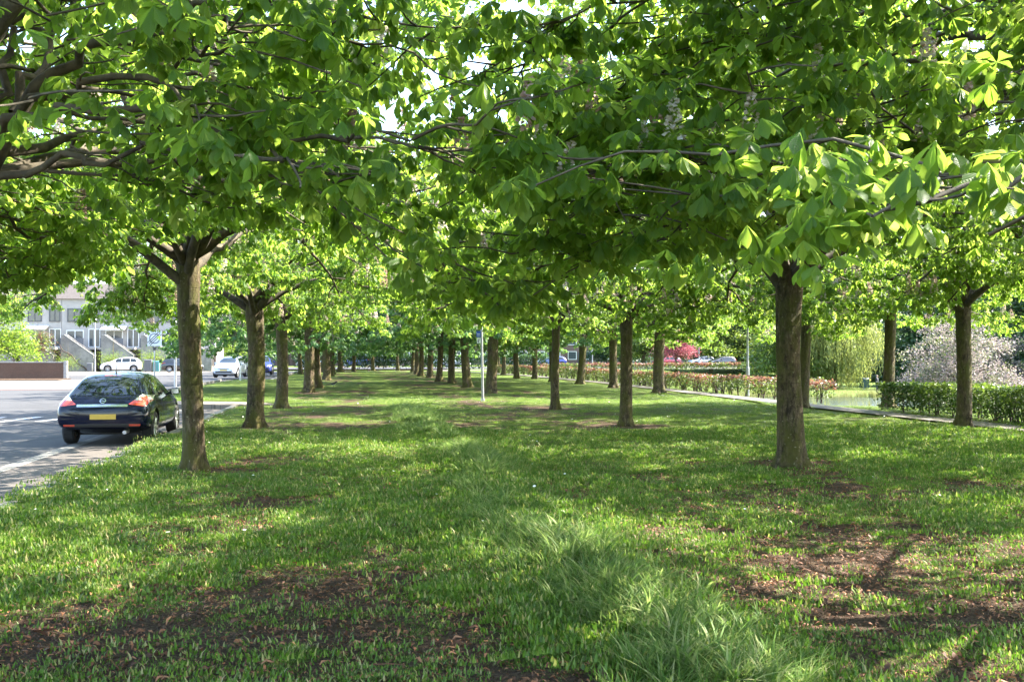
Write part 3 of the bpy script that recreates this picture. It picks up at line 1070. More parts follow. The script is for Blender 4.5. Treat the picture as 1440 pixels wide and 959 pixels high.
def limbB(r0, pts):
    cB.append((toloc([pt(*p) for p in pts], NEARB), r0 * 0.42))


limbB(0.070, [(1990, -60, 7.3), (1620, -10, 7.0), (1400, 10, 6.8), (1250, 30, 6.6), (1080, 45, 6.4), (960, 60, 6.2)])
0 and limbB(0.060, [(1990, -40, 7.3), (1650, 90, 6.3), (1420, 130, 5.6), (1290, 112, 5.2), (1180, 118, 5.0)])
limbB(0.060, [(1990, -30, 7.3), (1650, 150, 6.4), (1400, 215, 6.2), (1200, 232, 6.0), (1080, 215, 5.9), (940, 240, 5.8)])
limbB(0.055, [(1990, -20, 7.3), (1640, 60, 7.4), (1380, 150, 7.2), (1180, 225, 7.0), (1010, 290, 6.9), (880, 350, 6.7), (750, 415, 6.5)])
limbB(0.055, [(1990, -20, 7.3), (1700, 160, 5.2), (1480, 230, 3.9), (1330, 265, 3.3), (1220, 300, 3.0)])
limbB(0.055, [(1990, -20, 7.3), (1640, 60, 7.2), (1380, 95, 7.0), (1180, 90, 6.9), (1010, 130, 6.8), (860, 190, 6.6), (760, 270, 6.3)])
limbB(0.050, [(1990, -30, 7.3), (1640, 20, 5.9), (1350, -10, 5.6), (1050, -20, 5.6), (860, 0, 5.6), (740, 60, 5.6)])
gB = grow(23, H=11, Rc=5.3, fork=2.75, tr=0.2, fine=True, custom=cB, nlow=7, nhigh=13, nsec=10, ntw=7, nleaf=8)
mB = chestnut_meshes(gB, True, M['leaf'], prune(NEARB, lowB), 0.56, 70)
plant_tree(mB, NEARB, 'nearest chestnut out at the right whose leafy boughs hang closest overhead', 0, 'horse chestnuts in three rows')

# --- shared meshes for the rest
def thin(f):
    def keep(P):
        c = fbm(P[:, 0] * 0.75 + 31, P[:, 1] * 0.75 + P[:, 2] * 0.45 + 11, 2)
        thr = np.interp(P[:, 2], [3.6, 5.5], [0.18, 0.50])
        return (c > thr) & (_thin.rand(len(P)) < f)
    return keep


VAR = []
for sd, HH, RR, fk in ((41, 10.5, 4.7, 2.65), (42, 11.5, 4.5, 2.75), (43, 10.0, 4.9, 2.6)):
    g = grow(sd, H=HH, Rc=RR, fork=fk, tr=0.2, nlow=11, nhigh=14, nsec=9, ntw=7, nleaf=8, fine=True, zlow=(2.35, 3.4))
    VAR.append(chestnut_meshes(g, False, M['leaf'], thin(1.0), 0.66, 150))
VAR_FAR = []
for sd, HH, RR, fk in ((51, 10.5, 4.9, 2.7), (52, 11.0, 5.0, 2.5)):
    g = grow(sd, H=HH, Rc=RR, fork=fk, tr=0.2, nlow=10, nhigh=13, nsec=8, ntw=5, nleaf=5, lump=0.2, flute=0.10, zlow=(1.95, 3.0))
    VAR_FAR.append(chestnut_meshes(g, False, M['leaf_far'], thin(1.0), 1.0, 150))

LA = ['chestnut with slim straight mossy trunk beside the dark hatchback at the kerb',
      'chestnut with a dark vertical wound and flared foot, next after the one by the hatchback',
      'grey barked chestnut with the entry path running behind its foot',
      'stout chestnut with suckers at its foot, first beyond the entry path on the road side',
      'chestnut just behind the stout one with suckers at its foot',
      'sixth trunk along the road side row, half hidden by those before it',
      'seventh trunk along the road side row, dark and narrow',
      'eighth trunk along the road side row, close to the parked cars',
      'last trunk of the road side row before the far houses']
LB = ['thick lichen spotted chestnut trunk standing alone right of the middle',
      'dark slender chestnut, second along the middle row',
      'thinnest upright chestnut, third along the middle row, with open forked top',
      'twisted reddish fluted chestnut trunk directly behind the blue parking sign pole',
      'fluted chestnut next beyond the twisted reddish one',
      'sixth chestnut along the middle row, straight and dark',
      'seventh chestnut along the middle row with hanging bluish leaves',
      'eighth chestnut along the middle row, narrow and mossy',
      'ninth chestnut along the middle row, yellowish trunk',
      'tenth chestnut along the middle row, thin in the distance',
      'last chestnut of the middle row near the far road']
LC = ['chestnut with forked pale trunk in front of the green clipped hedge',
      'chestnut mostly hidden behind the thick lichen spotted trunk',
      'chestnut with sunlit right flank beside the footpath, left of the pink tree',
      'knotted chestnut with lit edge, between the two slender dark trunks',
      'wide forked chestnut with bright sunlit right edge before the copper hedge',
      'thin chestnut peeping out beside the third tree of the middle row',
      'chestnut at the far end of the copper hedge, leaning slightly',
      'small forked chestnut at the bend of the footpath',
      'ninth chestnut of the hedge side row, in full sun',
      'last chestnut of the hedge side row by the far road']


def row(rows, labels, cool_from, seed):
    rng = random.Random(seed + 10)
    for i, ((px, py, w), lb) in enumerate(zip(rows, labels)):
        p = gp(px, py)
        p.z = float(height(p.x, p.y))
        dia = w / F * p.y * 1.0
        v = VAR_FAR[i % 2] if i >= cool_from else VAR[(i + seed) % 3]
        plant_tree(v, p, lb, rng.uniform(0, 6.28), 'horse chestnuts in three rows', rng.uniform(0.94, 1.06), dia / 0.43)


row(ROWA, LA, 3, 1)
row(ROWB, LB, 3, 2)
row(ROWC, LC, 7, 3)
plant_tree(VAR[1], NEARC, 'chestnut beyond the right edge whose leaves hang over the hedge side', 1.0, 'horse chestnuts in three rows', 1.0, 1.0)
plant_tree(VAR[2], (13.6, 5.4, 0), 'chestnut outside the right edge that shades the near grass', 2.2, 'horse chestnuts in three rows', 1.0, 1.0)
# chestnuts beyond the entry path nearer the road, and the group closing the avenue
for (x, y, lb) in [(-4.5, 51, 'low leaved chestnut on the corner lawn above the pale blue hatchback'),
                   (-5.7, 64, 'chestnut beside the far road, behind the corner lawn tree'),
                   (-4.2, 93, 'chestnut at the far left end of the avenue'),
                   (0.5, 108, 'dark chestnut closing the avenue, left of its middle'),
                   (2.6, 112, 'dark chestnut closing the avenue, at its middle'),
                   (5.5, 117, 'dark chestnut closing the avenue, right of its middle'),
                   (-2.5, 104, 'reddish trunked chestnut closing the avenue on the road side')]:
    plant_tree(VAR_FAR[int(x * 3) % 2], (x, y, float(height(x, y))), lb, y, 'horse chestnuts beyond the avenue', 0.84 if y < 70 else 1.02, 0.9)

# ------------------------------------------------------------------ other trees


def leafy(seed, H, Rc, fork, tr, mat, lsize, zlow, nleaf=6, leafw=0.6, nlow=8, nhigh=12, nsec=8, ntw=5, spread=0.3, tiltsd=0.9):
    g = grow(seed, H=H, Rc=Rc, fork=fork, tr=tr, nlow=nlow, nhigh=nhigh, nsec=nsec, ntw=ntw, nleaf=nleaf, zlow=zlow)
    rng = g['rng']
    P = g['LP'] + rng.normal(0, spread, g['LP'].shape)
    n = len(P)
    tm = [petal_leaf(1.0, leafw)]
    cl = fbm(P[:, 0] * 1.3 + 9, P[:, 1] * 1.3 + P[:, 2] * 1.1, 2)
    rnd = np.clip(0.5 + 1.6 * (cl - 0.5) + rng.normal(0, 0.22, n), 0, 1)
    crown = scatter_mesh('crown', tm, P, rng.uniform(0, 6.283, n), rng.normal(0, tiltsd, n), rng.uniform(0, 6.283, n), lsize * rng.uniform(0.6, 1.3, n), rnd, mat, np.zeros(n, int))
    return g['trunk'].mesh('trunk', M['bark']), g['wood'].mesh('branches', M['branch']), crown


T3 = ('trunk', 'branches', 'crown')


def put(meshes, x, y, label, name='tree', z=None, rz=0, s=1.0, cat='tree', group=None):
    if z is None:
        z = float(height(x, y))
    return plant_tree(meshes, (x, y, z), label, rz, group, s, 1.0, cat, name, T3)


# sunlit lime by the brick wall, left
mL = leafy(61, 6.2, 2.5, 1.3, 0.12, M['leaf_lime'], 0.22, (1.4, 2.6), nleaf=9, nlow=9)
put(mL, -27.0, 84.5, 'bright yellow green young tree behind the brick garden wall', 'lime_tree')
mB2 = leafy(62, 2.9, 1.25, 0.5, 0.06, M['leaf_copper'], 0.16, (0.9, 1.6), nleaf=7, nlow=6, nhigh=8)
put(mB2, -33.2, 118.5, 'reddish flowering shrub beside the first concrete stair', 'flowering_shrub', z=0.9, cat='shrub')
mB3 = leafy(63, 1.4, 0.7, 0.3, 0.04, M['leaf_lime'], 0.10, (0.4, 0.9), nleaf=6, nlow=6, nhigh=6)
put(mB3, -25.2, 117.2, 'small round yellow green bush in front of the stairs', 'garden_bush', z=-0.1, cat='shrub')
put(mB3, -29.9, 117.4, 'low green bush under the bare climbing stem', 'garden_bush', z=-0.1, s=0.8, cat='shrub')
put(mB3, -20.9, 117.4, 'small pale bush right of the white car', 'garden_bush', z=-0.1, s=1.1, cat='shrub')

mP = leafy(64, 5.2, 1.9, 1.4, 0.10, M['leaf_plum'], 0.20, (1.7, 3.0), nleaf=8, nlow=8)
p = gp(951, 519)
put(mP, p.x, p.y, 'bright pink red leaved ornamental tree beyond the copper hedge', 'plum_tree')
mC = leafy(65, 6.8, 4.0, 1.0, 0.16, M['leaf_cherry'], 0.17, (0.7, 2.4), nleaf=9, nlow=11, nhigh=14, nsec=10, spread=0.22)
put(mC, 33.2, 52.5, 'cherry tree full of pale pink blossom by the pond', 'cherry_tree', rz=1, s=0.74)
put(mC, 41.5, 61, 'second blossoming cherry, standing further back at the right', 'cherry_tree', rz=3, s=0.66)
mMid = leafy(66, 12, 6.0, 2.6, 0.3, M['leaf_mid'], 0.38, (2.4, 4.8), nleaf=8, nsec=9, spread=0.5)
mMid2 = leafy(67, 10, 5.2, 1.9, 0.3, M['leaf_mid'], 0.36, (1.5, 3.8), nleaf=8, nsec=9, spread=0.5)
mDark = leafy(68, 12.5, 6.2, 1.6, 0.32, M['leaf_dark'], 0.42, (0.9, 4.0), nleaf=9, nlow=10, nsec=9, spread=0.55)
mDark2 = leafy(69, 9.5, 5.0, 1.2, 0.28, M['leaf_dark'], 0.38, (0.6, 3.4), nleaf=9, nlow=10, nsec=9, spread=0.5)


def bearing(px, dist):
    d = MC @ Vector(((px - 720) / F, 0, -1))
    d.z = 0
    d.normalize()
    return d.x * dist, d.y * dist


for px, dist, me, lb, s in [
        (1000, 165, mMid, 'olive green tree left of the far lamp post', 1.1),
        (1068, 172, mDark, 'broad dark tree behind the tall lamp post', 1.15),
        (1035, 190, mMid2, 'pale leaved tree between the two lamp posts', 1.2),
        (905, 160, mMid2, 'yellowish green tree left of the pink tree', 0.9),
        (872, 170, mDark2, 'dark tree before the far houses right of the avenue', 0.9),
        (1112, 122, mMid, 'spreading yellow green tree behind the lichen spotted trunk', 0.85),
        (1160, 165, mDark, 'dark tree beyond the willow', 1.1),
        (1232, 160, mDark2, 'dark tree behind the person at the water', 1.1),
        (1262, 172, mDark, 'dark tree standing behind the brown trunk by the pond', 1.0),
        (1310, 135, mDark2, 'dark tree behind the pale cherry, left part', 1.2),
        (1372, 125, mDark, 'dark tree behind the pale cherry, right part', 1.0),
        (1430, 92, mMid, 'green tree at the right edge beyond the hedge', 1.0),
        (1475, 80, mDark2, 'dark tree at the right edge of the pond side', 1.1),
        (1205, 190, mMid, 'tall green tree far beyond the pond', 1.3),
        (420, 185, mDark, 'dark tree by the far houses at the left of the avenue', 1.0),
        (500, 195, mDark2, 'dark tree behind the end of the avenue', 1.2),
        (560, 190, mDark, 'dark tree behind the end of the avenue, nearer the middle row', 1.0),
        (650, 200, mDark2, 'dark tree before the far houses at the middle', 1.2),
        (760, 190, mMid2, 'green tree before the far houses right of the middle', 1.0),
        (300, 175, mMid2, 'green tree beyond the pale blue hatchback', 1.0)]:
    x, yy = bearing(px, dist)
    put(me, x, yy, lb, 'broadleaf_tree', z=float(height(x, yy)) - 0.05, rz=px, s=s, group='trees around the park')


# weeping willow
def willow(seed, H, Rc):
    rng = rs(seed)
    g = grow(seed, H=H, Rc=Rc * 0.75, fork=2.2, tr=0.35, nlow=7, nhigh=12, nsec=8, ntw=4, nleaf=1, zlow=(H * 0.55, H * 0.75))
    P, YW = [], []
    for t in g['tips']:
        n = rng.randint(14, 34)
        drift = rng.normal(0, 0.05, 2)
        out = t[:2] / (np.linalg.norm(t[:2]) + 1e-6)
        for k in range(n):
            z = t[2] - 0.16 * k
            if z < 0.25:
                break
            P.append([t[0] + out[0] * 0.5 * (1 - math.exp(-k * 0.2)) + drift[0] * k * 0.3 + rng.normal(0, 0.05), t[1] + out[1] * 0.5 * (1 - math.exp(-k * 0.2)) + drift[1] * k * 0.3 + rng.normal(0, 0.05), z])
    P = np.array(P)
    n = len(P)
    tv, tf, tu = petal_leaf(1.0, 0.30)
    tv = tv @ np.array(Matrix.Rotation(R(75), 3, 'Y')).T
    cl = fbm(P[:, 0] * 0.7 + 5, P[:, 1] * 0.7, 2)
    crown = scatter_mesh('crown', [(tv, tf, tu)], P, rng.uniform(0, 6.28, n), rng.normal(0, 0.35, n), rng.uniform(0, 6.28, n), 0.30 * rng.uniform(0.7, 1.2, n), np.clip(0.5 + 1.8 * (cl - 0.5) + rng.normal(0, 0.2, n), 0, 1), M['leaf_willow'], np.zeros(n, int))
    return g['trunk'].mesh('trunk', M['bark']), g['wood'].mesh('branches', M['branch']), crown


mW = willow(71, 9.5, 5.2)
x, yy = bearing(1172, 121)
put(mW, x, yy, 'weeping willow trailing over the far bank of the pond', 'willow_tree', s=1.08)

# brown trunk by the pond, bare below, leaves above
p = gp(1249, 572)
g = grow(81, H=10, Rc=4.6, fork=3.4, tr=0.21, nlow=7, nhigh=12, zlow=(3.0, 4.2), fine=True, lump=0.06)
mPn = chestnut_meshes(g, False, M['leaf'], None, 1.0, 60)
plant_tree(mPn, (p.x, p.y, float(height(p.x, p.y)) + 0.02), 'chestnut with smooth brown trunk at the gap between the two hedges', 0.6, 'horse chestnuts in three rows', 1.0, 0.85)


# ------------------------------------------------------------------ hedges
def hedge(name, path, width, h, mat, label, per_m, lsize, z0=0.0, stems=True, cat='hedge', seed=1, zoff=None):
    rng = rs(seed)
    pts = [np.array(q, float) for q in path]
    e = empty(name, (pts[0][0], pts[0][1], z0), label, cat)
    P = []
    st = Tubes()
    for a, b in zip(pts, pts[1:]):
        L = np.linalg.norm(b - a)
        d = (b - a) / L
        nrm = np.array([-d[1], d[0]])
        n = int(per_m * L)
        u = rng.rand(n) * L
        w = (rng.beta(0.55, 0.55, n) - 0.5) * width
        zz = h * (0.12 + 0.88 * rng.beta(1.25, 0.6, n))
        # the trimmed top and flanks wander a little
        zz = zz * (1 + 0.10 * (fbm(u * 0.9, w * 0 + seed, 3) - 0.5) * 2)
        w = w * (1 + 0.16 * (fbm(u * 1.2 + 30, zz * 2, 3) - 0.5) * 2)
        q = a[None] + d[None] * u[:, None] + nrm[None] * w[:, None]
        P.append(np.column_stack([q, zz]))
        if stems:
            for k in range(int(L * 3)):
                s = a + d * rng.rand() * L + nrm * rng.normal(0, width * 0.2)
                for b2 in range(3):
                    t = s + rng.normal(0, 0.13, 2)
                    st.add([[s[0], s[1], -0.1], [(s[0] + t[0]) / 2, (s[1] + t[1]) / 2, h * 0.4], [t[0], t[1], h * 0.9]], [0.022, 0.014, 0.006], 4)
    P = np.concatenate(P)
    n = len(P)
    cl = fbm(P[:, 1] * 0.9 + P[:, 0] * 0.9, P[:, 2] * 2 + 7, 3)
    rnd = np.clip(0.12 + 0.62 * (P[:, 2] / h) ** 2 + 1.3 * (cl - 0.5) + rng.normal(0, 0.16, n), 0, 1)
    off = np.array([pts[0][0], pts[0][1], 0])
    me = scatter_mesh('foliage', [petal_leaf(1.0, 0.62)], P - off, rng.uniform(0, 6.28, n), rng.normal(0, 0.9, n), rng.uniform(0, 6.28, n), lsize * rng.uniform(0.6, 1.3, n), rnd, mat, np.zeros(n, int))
    obj('foliage', me, e)
    if stems:
        sm = st.mesh('stems', M['dark_wood'])
        o = tag(obj('stems', sm, e), kind='stuff')
        o.location = (-off[0], -off[1], 0)
    return e


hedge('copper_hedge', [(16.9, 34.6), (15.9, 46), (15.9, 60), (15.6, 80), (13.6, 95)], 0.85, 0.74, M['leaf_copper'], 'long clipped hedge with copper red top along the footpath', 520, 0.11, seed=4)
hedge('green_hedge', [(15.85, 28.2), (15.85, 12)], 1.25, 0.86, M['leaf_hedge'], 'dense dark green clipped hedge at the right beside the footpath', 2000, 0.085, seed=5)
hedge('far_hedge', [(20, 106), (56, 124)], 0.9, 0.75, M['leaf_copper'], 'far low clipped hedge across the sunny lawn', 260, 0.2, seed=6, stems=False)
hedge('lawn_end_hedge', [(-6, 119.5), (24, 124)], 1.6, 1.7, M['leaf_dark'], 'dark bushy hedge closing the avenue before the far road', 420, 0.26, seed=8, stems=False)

# ------------------------------------------------------------------ grass, litter, daisies, reeds


def tuft(n, rad, hmin, hmax, width, bend, rng, segs=3):
    V, Fc, Rn = [], [], []
    for _ in range(n):
        a, r = rng.uniform(0, 6.283), rad * math.sqrt(rng.random())
        base = Vector((math.cos(a) * r, math.sin(a) * r, -0.01))
        h = rng.uniform(hmin, hmax)
        d = rng.uniform(0, 6.283)
        if rng.random() < 0.6:
            d = a + rng.uniform(-0.7, 0.7)
        dv = Vector((math.cos(d), math.sin(d), 0))
        sv = Vector((-dv.y, dv.x, 0))
        bd = bend * rng.uniform(0.3, 1.2) * h
        c = rng.random()
        b0 = len(V)
        for i in range(segs + 1):
            t = i / segs
            w = width * (1 - t ** 1.6) * 0.5 * rng.uniform(0.85, 1.1)
            z = h * (t - 0.35 * bend * t * t)
            p = base + dv * (bd * t * t) + Vector((0, 0, z))
            V += [tuple(p - sv * w), tuple(p + sv * w)]
            Rn += [c, c]
        for i in range(segs):
            k = b0 + 2 * i
            Fc.append((k, k + 1, k + 3, k + 2))
    return np.array(V), np.array(Fc), np.array(Rn)


def source(name, V, Fc, Rn, mat):
    me = np_mesh(name, V, Fc, np.full(len(Fc), Fc.shape[1]), [mat], np.zeros((len(V), 2)), Rn)
    return bpy.data.objects.new(name, me)


def scatter(name, srcs, P, rz, tilt, scale, which, label_kind='stuff'):
    col = bpy.data.collections.new(name + '_pieces')
    for s in srcs:
        col.objects.link(s)
    me = bpy.data.meshes.new(name)
    n = len(P)
    me.vertices.add(n)
    me.vertices.foreach_set('co', np.asarray(P, np.float32).ravel())
    a = me.attributes.new('rot', 'FLOAT_VECTOR', 'POINT')
    a.data.foreach_set('vector', np.column_stack([tilt[0], tilt[1], rz]).astype(np.float32).ravel())
    a = me.attributes.new('scl', 'FLOAT', 'POINT')
    a.data.foreach_set('value', np.asarray(scale, np.float32))
    a = me.attributes.new('idx', 'INT', 'POINT')
    a.data.foreach_set('value', np.asarray(which, np.int32))
    me.update()
    o = obj(name, me)
    ng = bpy.data.node_groups.new(name + '_scatter', 'GeometryNodeTree')
    ng.interface.new_socket('Geometry', in_out='INPUT', socket_type='NodeSocketGeometry')
    ng.interface.new_socket('Geometry', in_out='OUTPUT', socket_type='NodeSocketGeometry')
    N, L = ng.nodes, ng.links
    gi, go = N.new('NodeGroupInput'), N.new('NodeGroupOutput')
    ci = N.new('GeometryNodeCollectionInfo')
    ci.inputs['Collection'].default_value = col
    ci.inputs['Separate Children'].default_value = True
    ci.inputs['Reset Children'].default_value = True
    ip = N.new('GeometryNodeInstanceOnPoints')
    ip.inputs['Pick Instance'].default_value = True

    def at(nm, ty):
        q = N.new('GeometryNodeInputNamedAttribute')
        q.data_type = ty
        q.inputs['Name'].default_value = nm
        return [s for s in q.outputs if s.enabled and s.name == 'Attribute'][0]
    L.new(gi.outputs[0], ip.inputs['Points'])
    L.new(ci.outputs[0], ip.inputs['Instance'])
    L.new(at('idx', 'INT'), ip.inputs['Instance Index'])
    L.new(at('rot', 'FLOAT_VECTOR'), ip.inputs['Rotation'])
    L.new(at('scl', 'FLOAT'), ip.inputs['Scale'])
    L.new(ip.outputs[0], go.inputs[0])
    md = o.modifiers.new('scatter', 'NODES')
    md.node_group = ng
    return tag(o, kind=label_kind)


rg = rs(99)
_q = random.Random(77)
GS = []
for k in range(4):
    GS.append(source('grass_tuft', *tuft(26, 0.07, 0.018, 0.060, 0.0026, 1.15, _q), M['grass']))
for k in range(3):
    GS.append(source('grass_patch', *tuft(110, 0.17, 0.025, 0.065, 0.0055, 0.8, _q, 2), M['grass']))
for k in range(2):
    GS.append(source('grass_mat', *tuft(150, 0.42, 0.03, 0.07, 0.018, 0.6, _q, 2), M['grass']))


def fan(y0, y1, dens, margin=0.6, xl=None, xr=None):
    """random ground points inside the view between two distances"""
    xm = 0.70 * y1 + margin
    xn = -0.36 * y1 - margin
    n = int((xm - xn) * (y1 - y0) * dens)
    x, yv = rg.uniform(xn, xm, n), rg.uniform(y0, y1, n)
    ok = (x < 0.68 * yv + margin) & (x > -0.35 * yv - margin)
    if xl is not None:
        ok &= x > xl
    if xr is not None:
        ok &= x < xr
    return x[ok], yv[ok]


def on_lawn(x, y):
    fpx = np.interp(y, [q[1] for q in fpp], [q[0] for q in fpp])
    a = (x > KX + 0.02) & (y < 34.6)
    b = on_lawn_side(x - 0.05, y) & (y > 39.2)
    c = (x > -2.2) & (y >= 34.6) & (y <= 39.2)
    return (a | b | c) & (np.abs(x - fpx) > 0.55 + 0.1 * rg.rand(len(x)))


SX, SY, SS, SI = [], [], [], []


def grass_band(y0, y1, dens, ids, smin, smax, pw=1.0, **kw):
    x, yv = fan(y0, y1, dens, **kw)
    c = cover(x, yv)
    k = on_lawn(x, yv) & (rg.rand(len(x)) < c ** pw + 0.02)
    x, yv, c = x[k], yv[k], c[k]
    SX.append(x); SY.append(yv)
    SS.append(rg.uniform(smin, smax, len(x)) * (0.7 + 0.4 * c))
    SI.append(rg.choice(ids, len(x)))


grass_band(4.3, 9, 145, [0, 1, 2, 3], 0.4, 1.0, 1.25)
grass_band(9, 16, 125, [0, 1, 2, 3], 0.45, 1.0, 1.15)
grass_band(14, 22, 80, [0, 1, 2, 3], 0.6, 1.0, 1.0)
grass_band(15, 27, 34, [4, 5, 6], 0.8, 1.2, 1.0, xl=-4.2)
grass_band(26, 45, 15, [4, 5, 6], 1.0, 1.4, 0.8, xl=-12, xr=22)
grass_band(45, 112, 3.0, [7, 8], 0.8, 1.2, 0.7, xl=-12, xr=20)
x, yv = np.concatenate(SX), np.concatenate(SY)
n = len(x)
print('grass tufts', n)
scatter('lawn_grass', GS, np.column_stack([x, yv, height(x, yv)]), rg.uniform(0, 6.28, n), (rg.normal(0, 0.12, n), rg.normal(0, 0.12, n)), np.concatenate(SS), np.concatenate(SI))

# long unmown strip
LGS = []
for k in range(4):
    LGS.append(source('long_grass_tuft', *tuft(18, 0.08, 0.14, 0.32, 0.009, 1.0, _q, 5), M['long_grass']))
LGS.append(source('broad_grass_tuft', *tuft(13, 0.08, 0.22, 0.40, 0.018, 1.1, _q, 7), M['long_grass']))
LGS.append(source('broad_grass_tuft', *tuft(16, 0.10, 0.20, 0.36, 0.016, 1.2, _q, 7), M['long_grass']))
n = 5000
yv = 4.6 + 27 * rg.rand(n) ** 1.1
cx = 1.72 + 0.22 * np.sin(yv * 0.5) - 0.1 * np.cos(yv * 0.21)
x = cx + rg.normal(0, 0.31, n)
k = fbm(x * 1.6, yv * 1.1 + 60, 3) > np.where(yv < 10, 0.47, 0.44)
x, yv = x[k], yv[k]
n = len(x)
wh = np.where((rg.rand(n) < 0.42) & (yv < 12), 4 + rg.randint(0, 2, n), rg.randint(0, 4, n))
sc = rg.uniform(0.55, 1.1, n) * np.exp(-((x - 1.75) / 0.9) ** 2) * np.where(yv > 16, 0.9, 1.0)
scatter('long_grass', LGS, np.column_stack([x, yv, height(x, yv)]), rg.uniform(0, 6.28, n), (rg.normal(0, 0.15, n), rg.normal(0, 0.15, n)), sc, wh)

# fallen bud scales, leaves and bits of twig on the bare soil
LIT = []
for k in range(5):
    V, Fc = [], []
    L, W = _q.uniform(0.014, 0.030), _q.uniform(0.006, 0.013)
    for t, w in ((0, 0.2), (0.4, 1), (0.75, 0.7), (1, 0.05)):
        zz = 0.004 + 0.010 * math.sin(t * 3) * _q.uniform(0.3, 1)
        V += [(L * t, W * w * 0.5, zz + 0.003), (L * t, -W * w * 0.5, zz)]
    Fc = [(0, 1, 3, 2), (2, 3, 5, 4), (4, 5, 7, 6)]
    LIT.append(source('bud_scale', np.array(V), np.array(Fc), np.full(8, 0.15 + 0.17 * k), M['litter']))
for k in range(2):
    L = 0.05 + 0.03 * k
    V = [(0, 0.003, 0.004), (0, -0.003, 0.006), (L * 0.5, 0.003 + 0.01, 0.01), (L * 0.5, -0.003 + 0.01, 0.012), (L, 0.002, 0.006), (L, -0.002, 0.008)]
    LIT.append(source('twig_bit', np.array(V), np.array([(0, 1, 3, 2), (2, 3, 5, 4)]), np.full(6, 0.05 + 0.3 * k), M['litter']))
x, yv = fan(4.3, 18, 900)
c = cover(x, yv)
k = on_lawn(x, yv) & (rg.rand(len(x)) < np.clip(1.05 - c, 0.02, 1) * np.interp(yv, [4, 9, 18], [1, 0.6, 0.2]))
x, yv = x[k], yv[k]
n = len(x)
print('litter', n)
scatter('leaf_litter', LIT, np.column_stack([x, yv, height(x, yv) + 0.003]), rg.uniform(0, 6.28, n), (rg.normal(0, 0.3, n), rg.normal(0, 0.3, n)), np.clip(rg.lognormal(0.0, 0.45, n), 0.3, 2.4), np.where(rg.rand(n) < 0.03, 5 + rg.randint(0, 2, n), rg.randint(0, 5, n)))

# daisies
dv, df = [(0, 0, 0.06)], []
for k in range(10):
    a = 6.283 * k / 10
    dv.append((0.013 * math.cos(a), 0.013 * math.sin(a), 0.063))
df = np.array([(0, 1 + k, 1 + (k + 1) % 10) for k in range(10)])
DS = [source('daisy', np.array(dv), df, np.zeros(11), M['daisy'])]
x, yv = fan(9, 40, 2.2, xl=-12, xr=14)
k = on_lawn(x, yv) & (rg.rand(len(x)) < np.where(x < -2.4, 0.9, 0.12))
x, yv = x[k], yv[k]
n = len(x)
scatter('daisies', DS, np.column_stack([x, yv, height(x, yv)]), rg.uniform(0, 6, n), (rg.normal(0, 0.3, n), rg.normal(0, 0.3, n)), rg.uniform(0.8, 1.5, n), np.zeros(n, int))

# reeds round the pond
RS = [source('reed_clump', *tuft(26, 0.22, 0.5, 1.05, 0.02, 0.35, _q, 3), M['reed']) for _ in range(3)]
n = 3000
a = rg.uniform(0, 6.283, n)
rr = rg.uniform(0.92, 1.06, n)
s_, d_ = 56 + 10.5 * rr * np.cos(a), 3 + 17 * rr * np.sin(a)
x, yv = 15.6 + s_ * 0.47 + d_ * 0.8827, 30 + s_ * 0.8827 - d_ * 0.47
k = rg.rand(n) < np.where(s_ > 58, 0.6, 0.07)
x, yv = x[k], yv[k]
n = len(x)
scatter('pond_reeds', RS, np.column_stack([x, yv, height(x, yv)]), rg.uniform(0, 6, n), (rg.normal(0, 0.1, n), rg.normal(0, 0.1, n)), rg.uniform(0.5, 1.0, n), rg.randint(0, 3, n))

# ------------------------------------------------------------------ cars


def wheel_mesh(r, w, rim_mat, sp=7):
    t = MB()
    prof = [(-w / 2, r * 0.66), (-w / 2, r * 0.93), (-w * 0.36, r), (w * 0.36, r), (w / 2, r * 0.93), (w / 2, r * 0.66)]
    n = 32
    v, f = [], []
    for k in range(n):
        a = 6.283185 * k / n
        for (xx, rr) in prof:
            v.append((xx, rr * math.cos(a), rr * math.sin(a)))
    m = len(prof)
    for k in range(n):
        k2 = (k + 1) % n
        for j in range(m - 1):
            f.append((k * m + j, k * m + j + 1, k2 * m + j + 1, k2 * m + j))
        f.append((k * m + m - 1, k * m, k2 * m, k2 * m + m - 1))
    t.add(v, f)
    b = MB()
    b.tube([(w * 0.40, 0, 0), (w * 0.46, 0, 0)], [r * 0.16, r * 0.12], 16)
    for k in range(sp):
        a = 6.283185 * k / sp
        c, s = math.cos(a), math.sin(a)
        c2, s2 = -s, c
        p = [(w * 0.34, r * 0.1, 0.030), (w * 0.34, r * 0.1, -0.030), (w * 0.40, r * 0.66, -0.034), (w * 0.40, r * 0.66, 0.034)]
        q = [(xx + 0.02, u, vv * 0.75) for xx, u, vv in p]
        vs = [(xx, u * c + vv * c2, u * s + vv * s2) for xx, u, vv in p + q]
        b.add(vs, [(3, 2, 1, 0), (4, 5, 6, 7), (0, 1, 5, 4), (1, 2, 6, 5), (2, 3, 7, 6), (3, 0, 4, 7)])
    # rim barrel
    v, f = [], []
    for k in range(n):
        a = 6.283185 * k / n
        for xx, rr in ((w * 0.46, r * 0.69), (w * 0.43, r * 0.62), (-w * 0.4, r * 0.60)):
            v.append((xx, rr * math.cos(a), rr * math.sin(a)))
    for k in range(n):
        k2 = (k + 1) % n
        for j in range(2):
            f.append((k * 3 + j, k * 3 + j + 1, k2 * 3 + j + 1, k2 * 3 + j))
    b.add(v, f)
    d = MB()
    d.tube([(w * 0.05, 0, 0), (w * 0.12, 0, 0)], r * 0.6, 24)
    return t, b, d


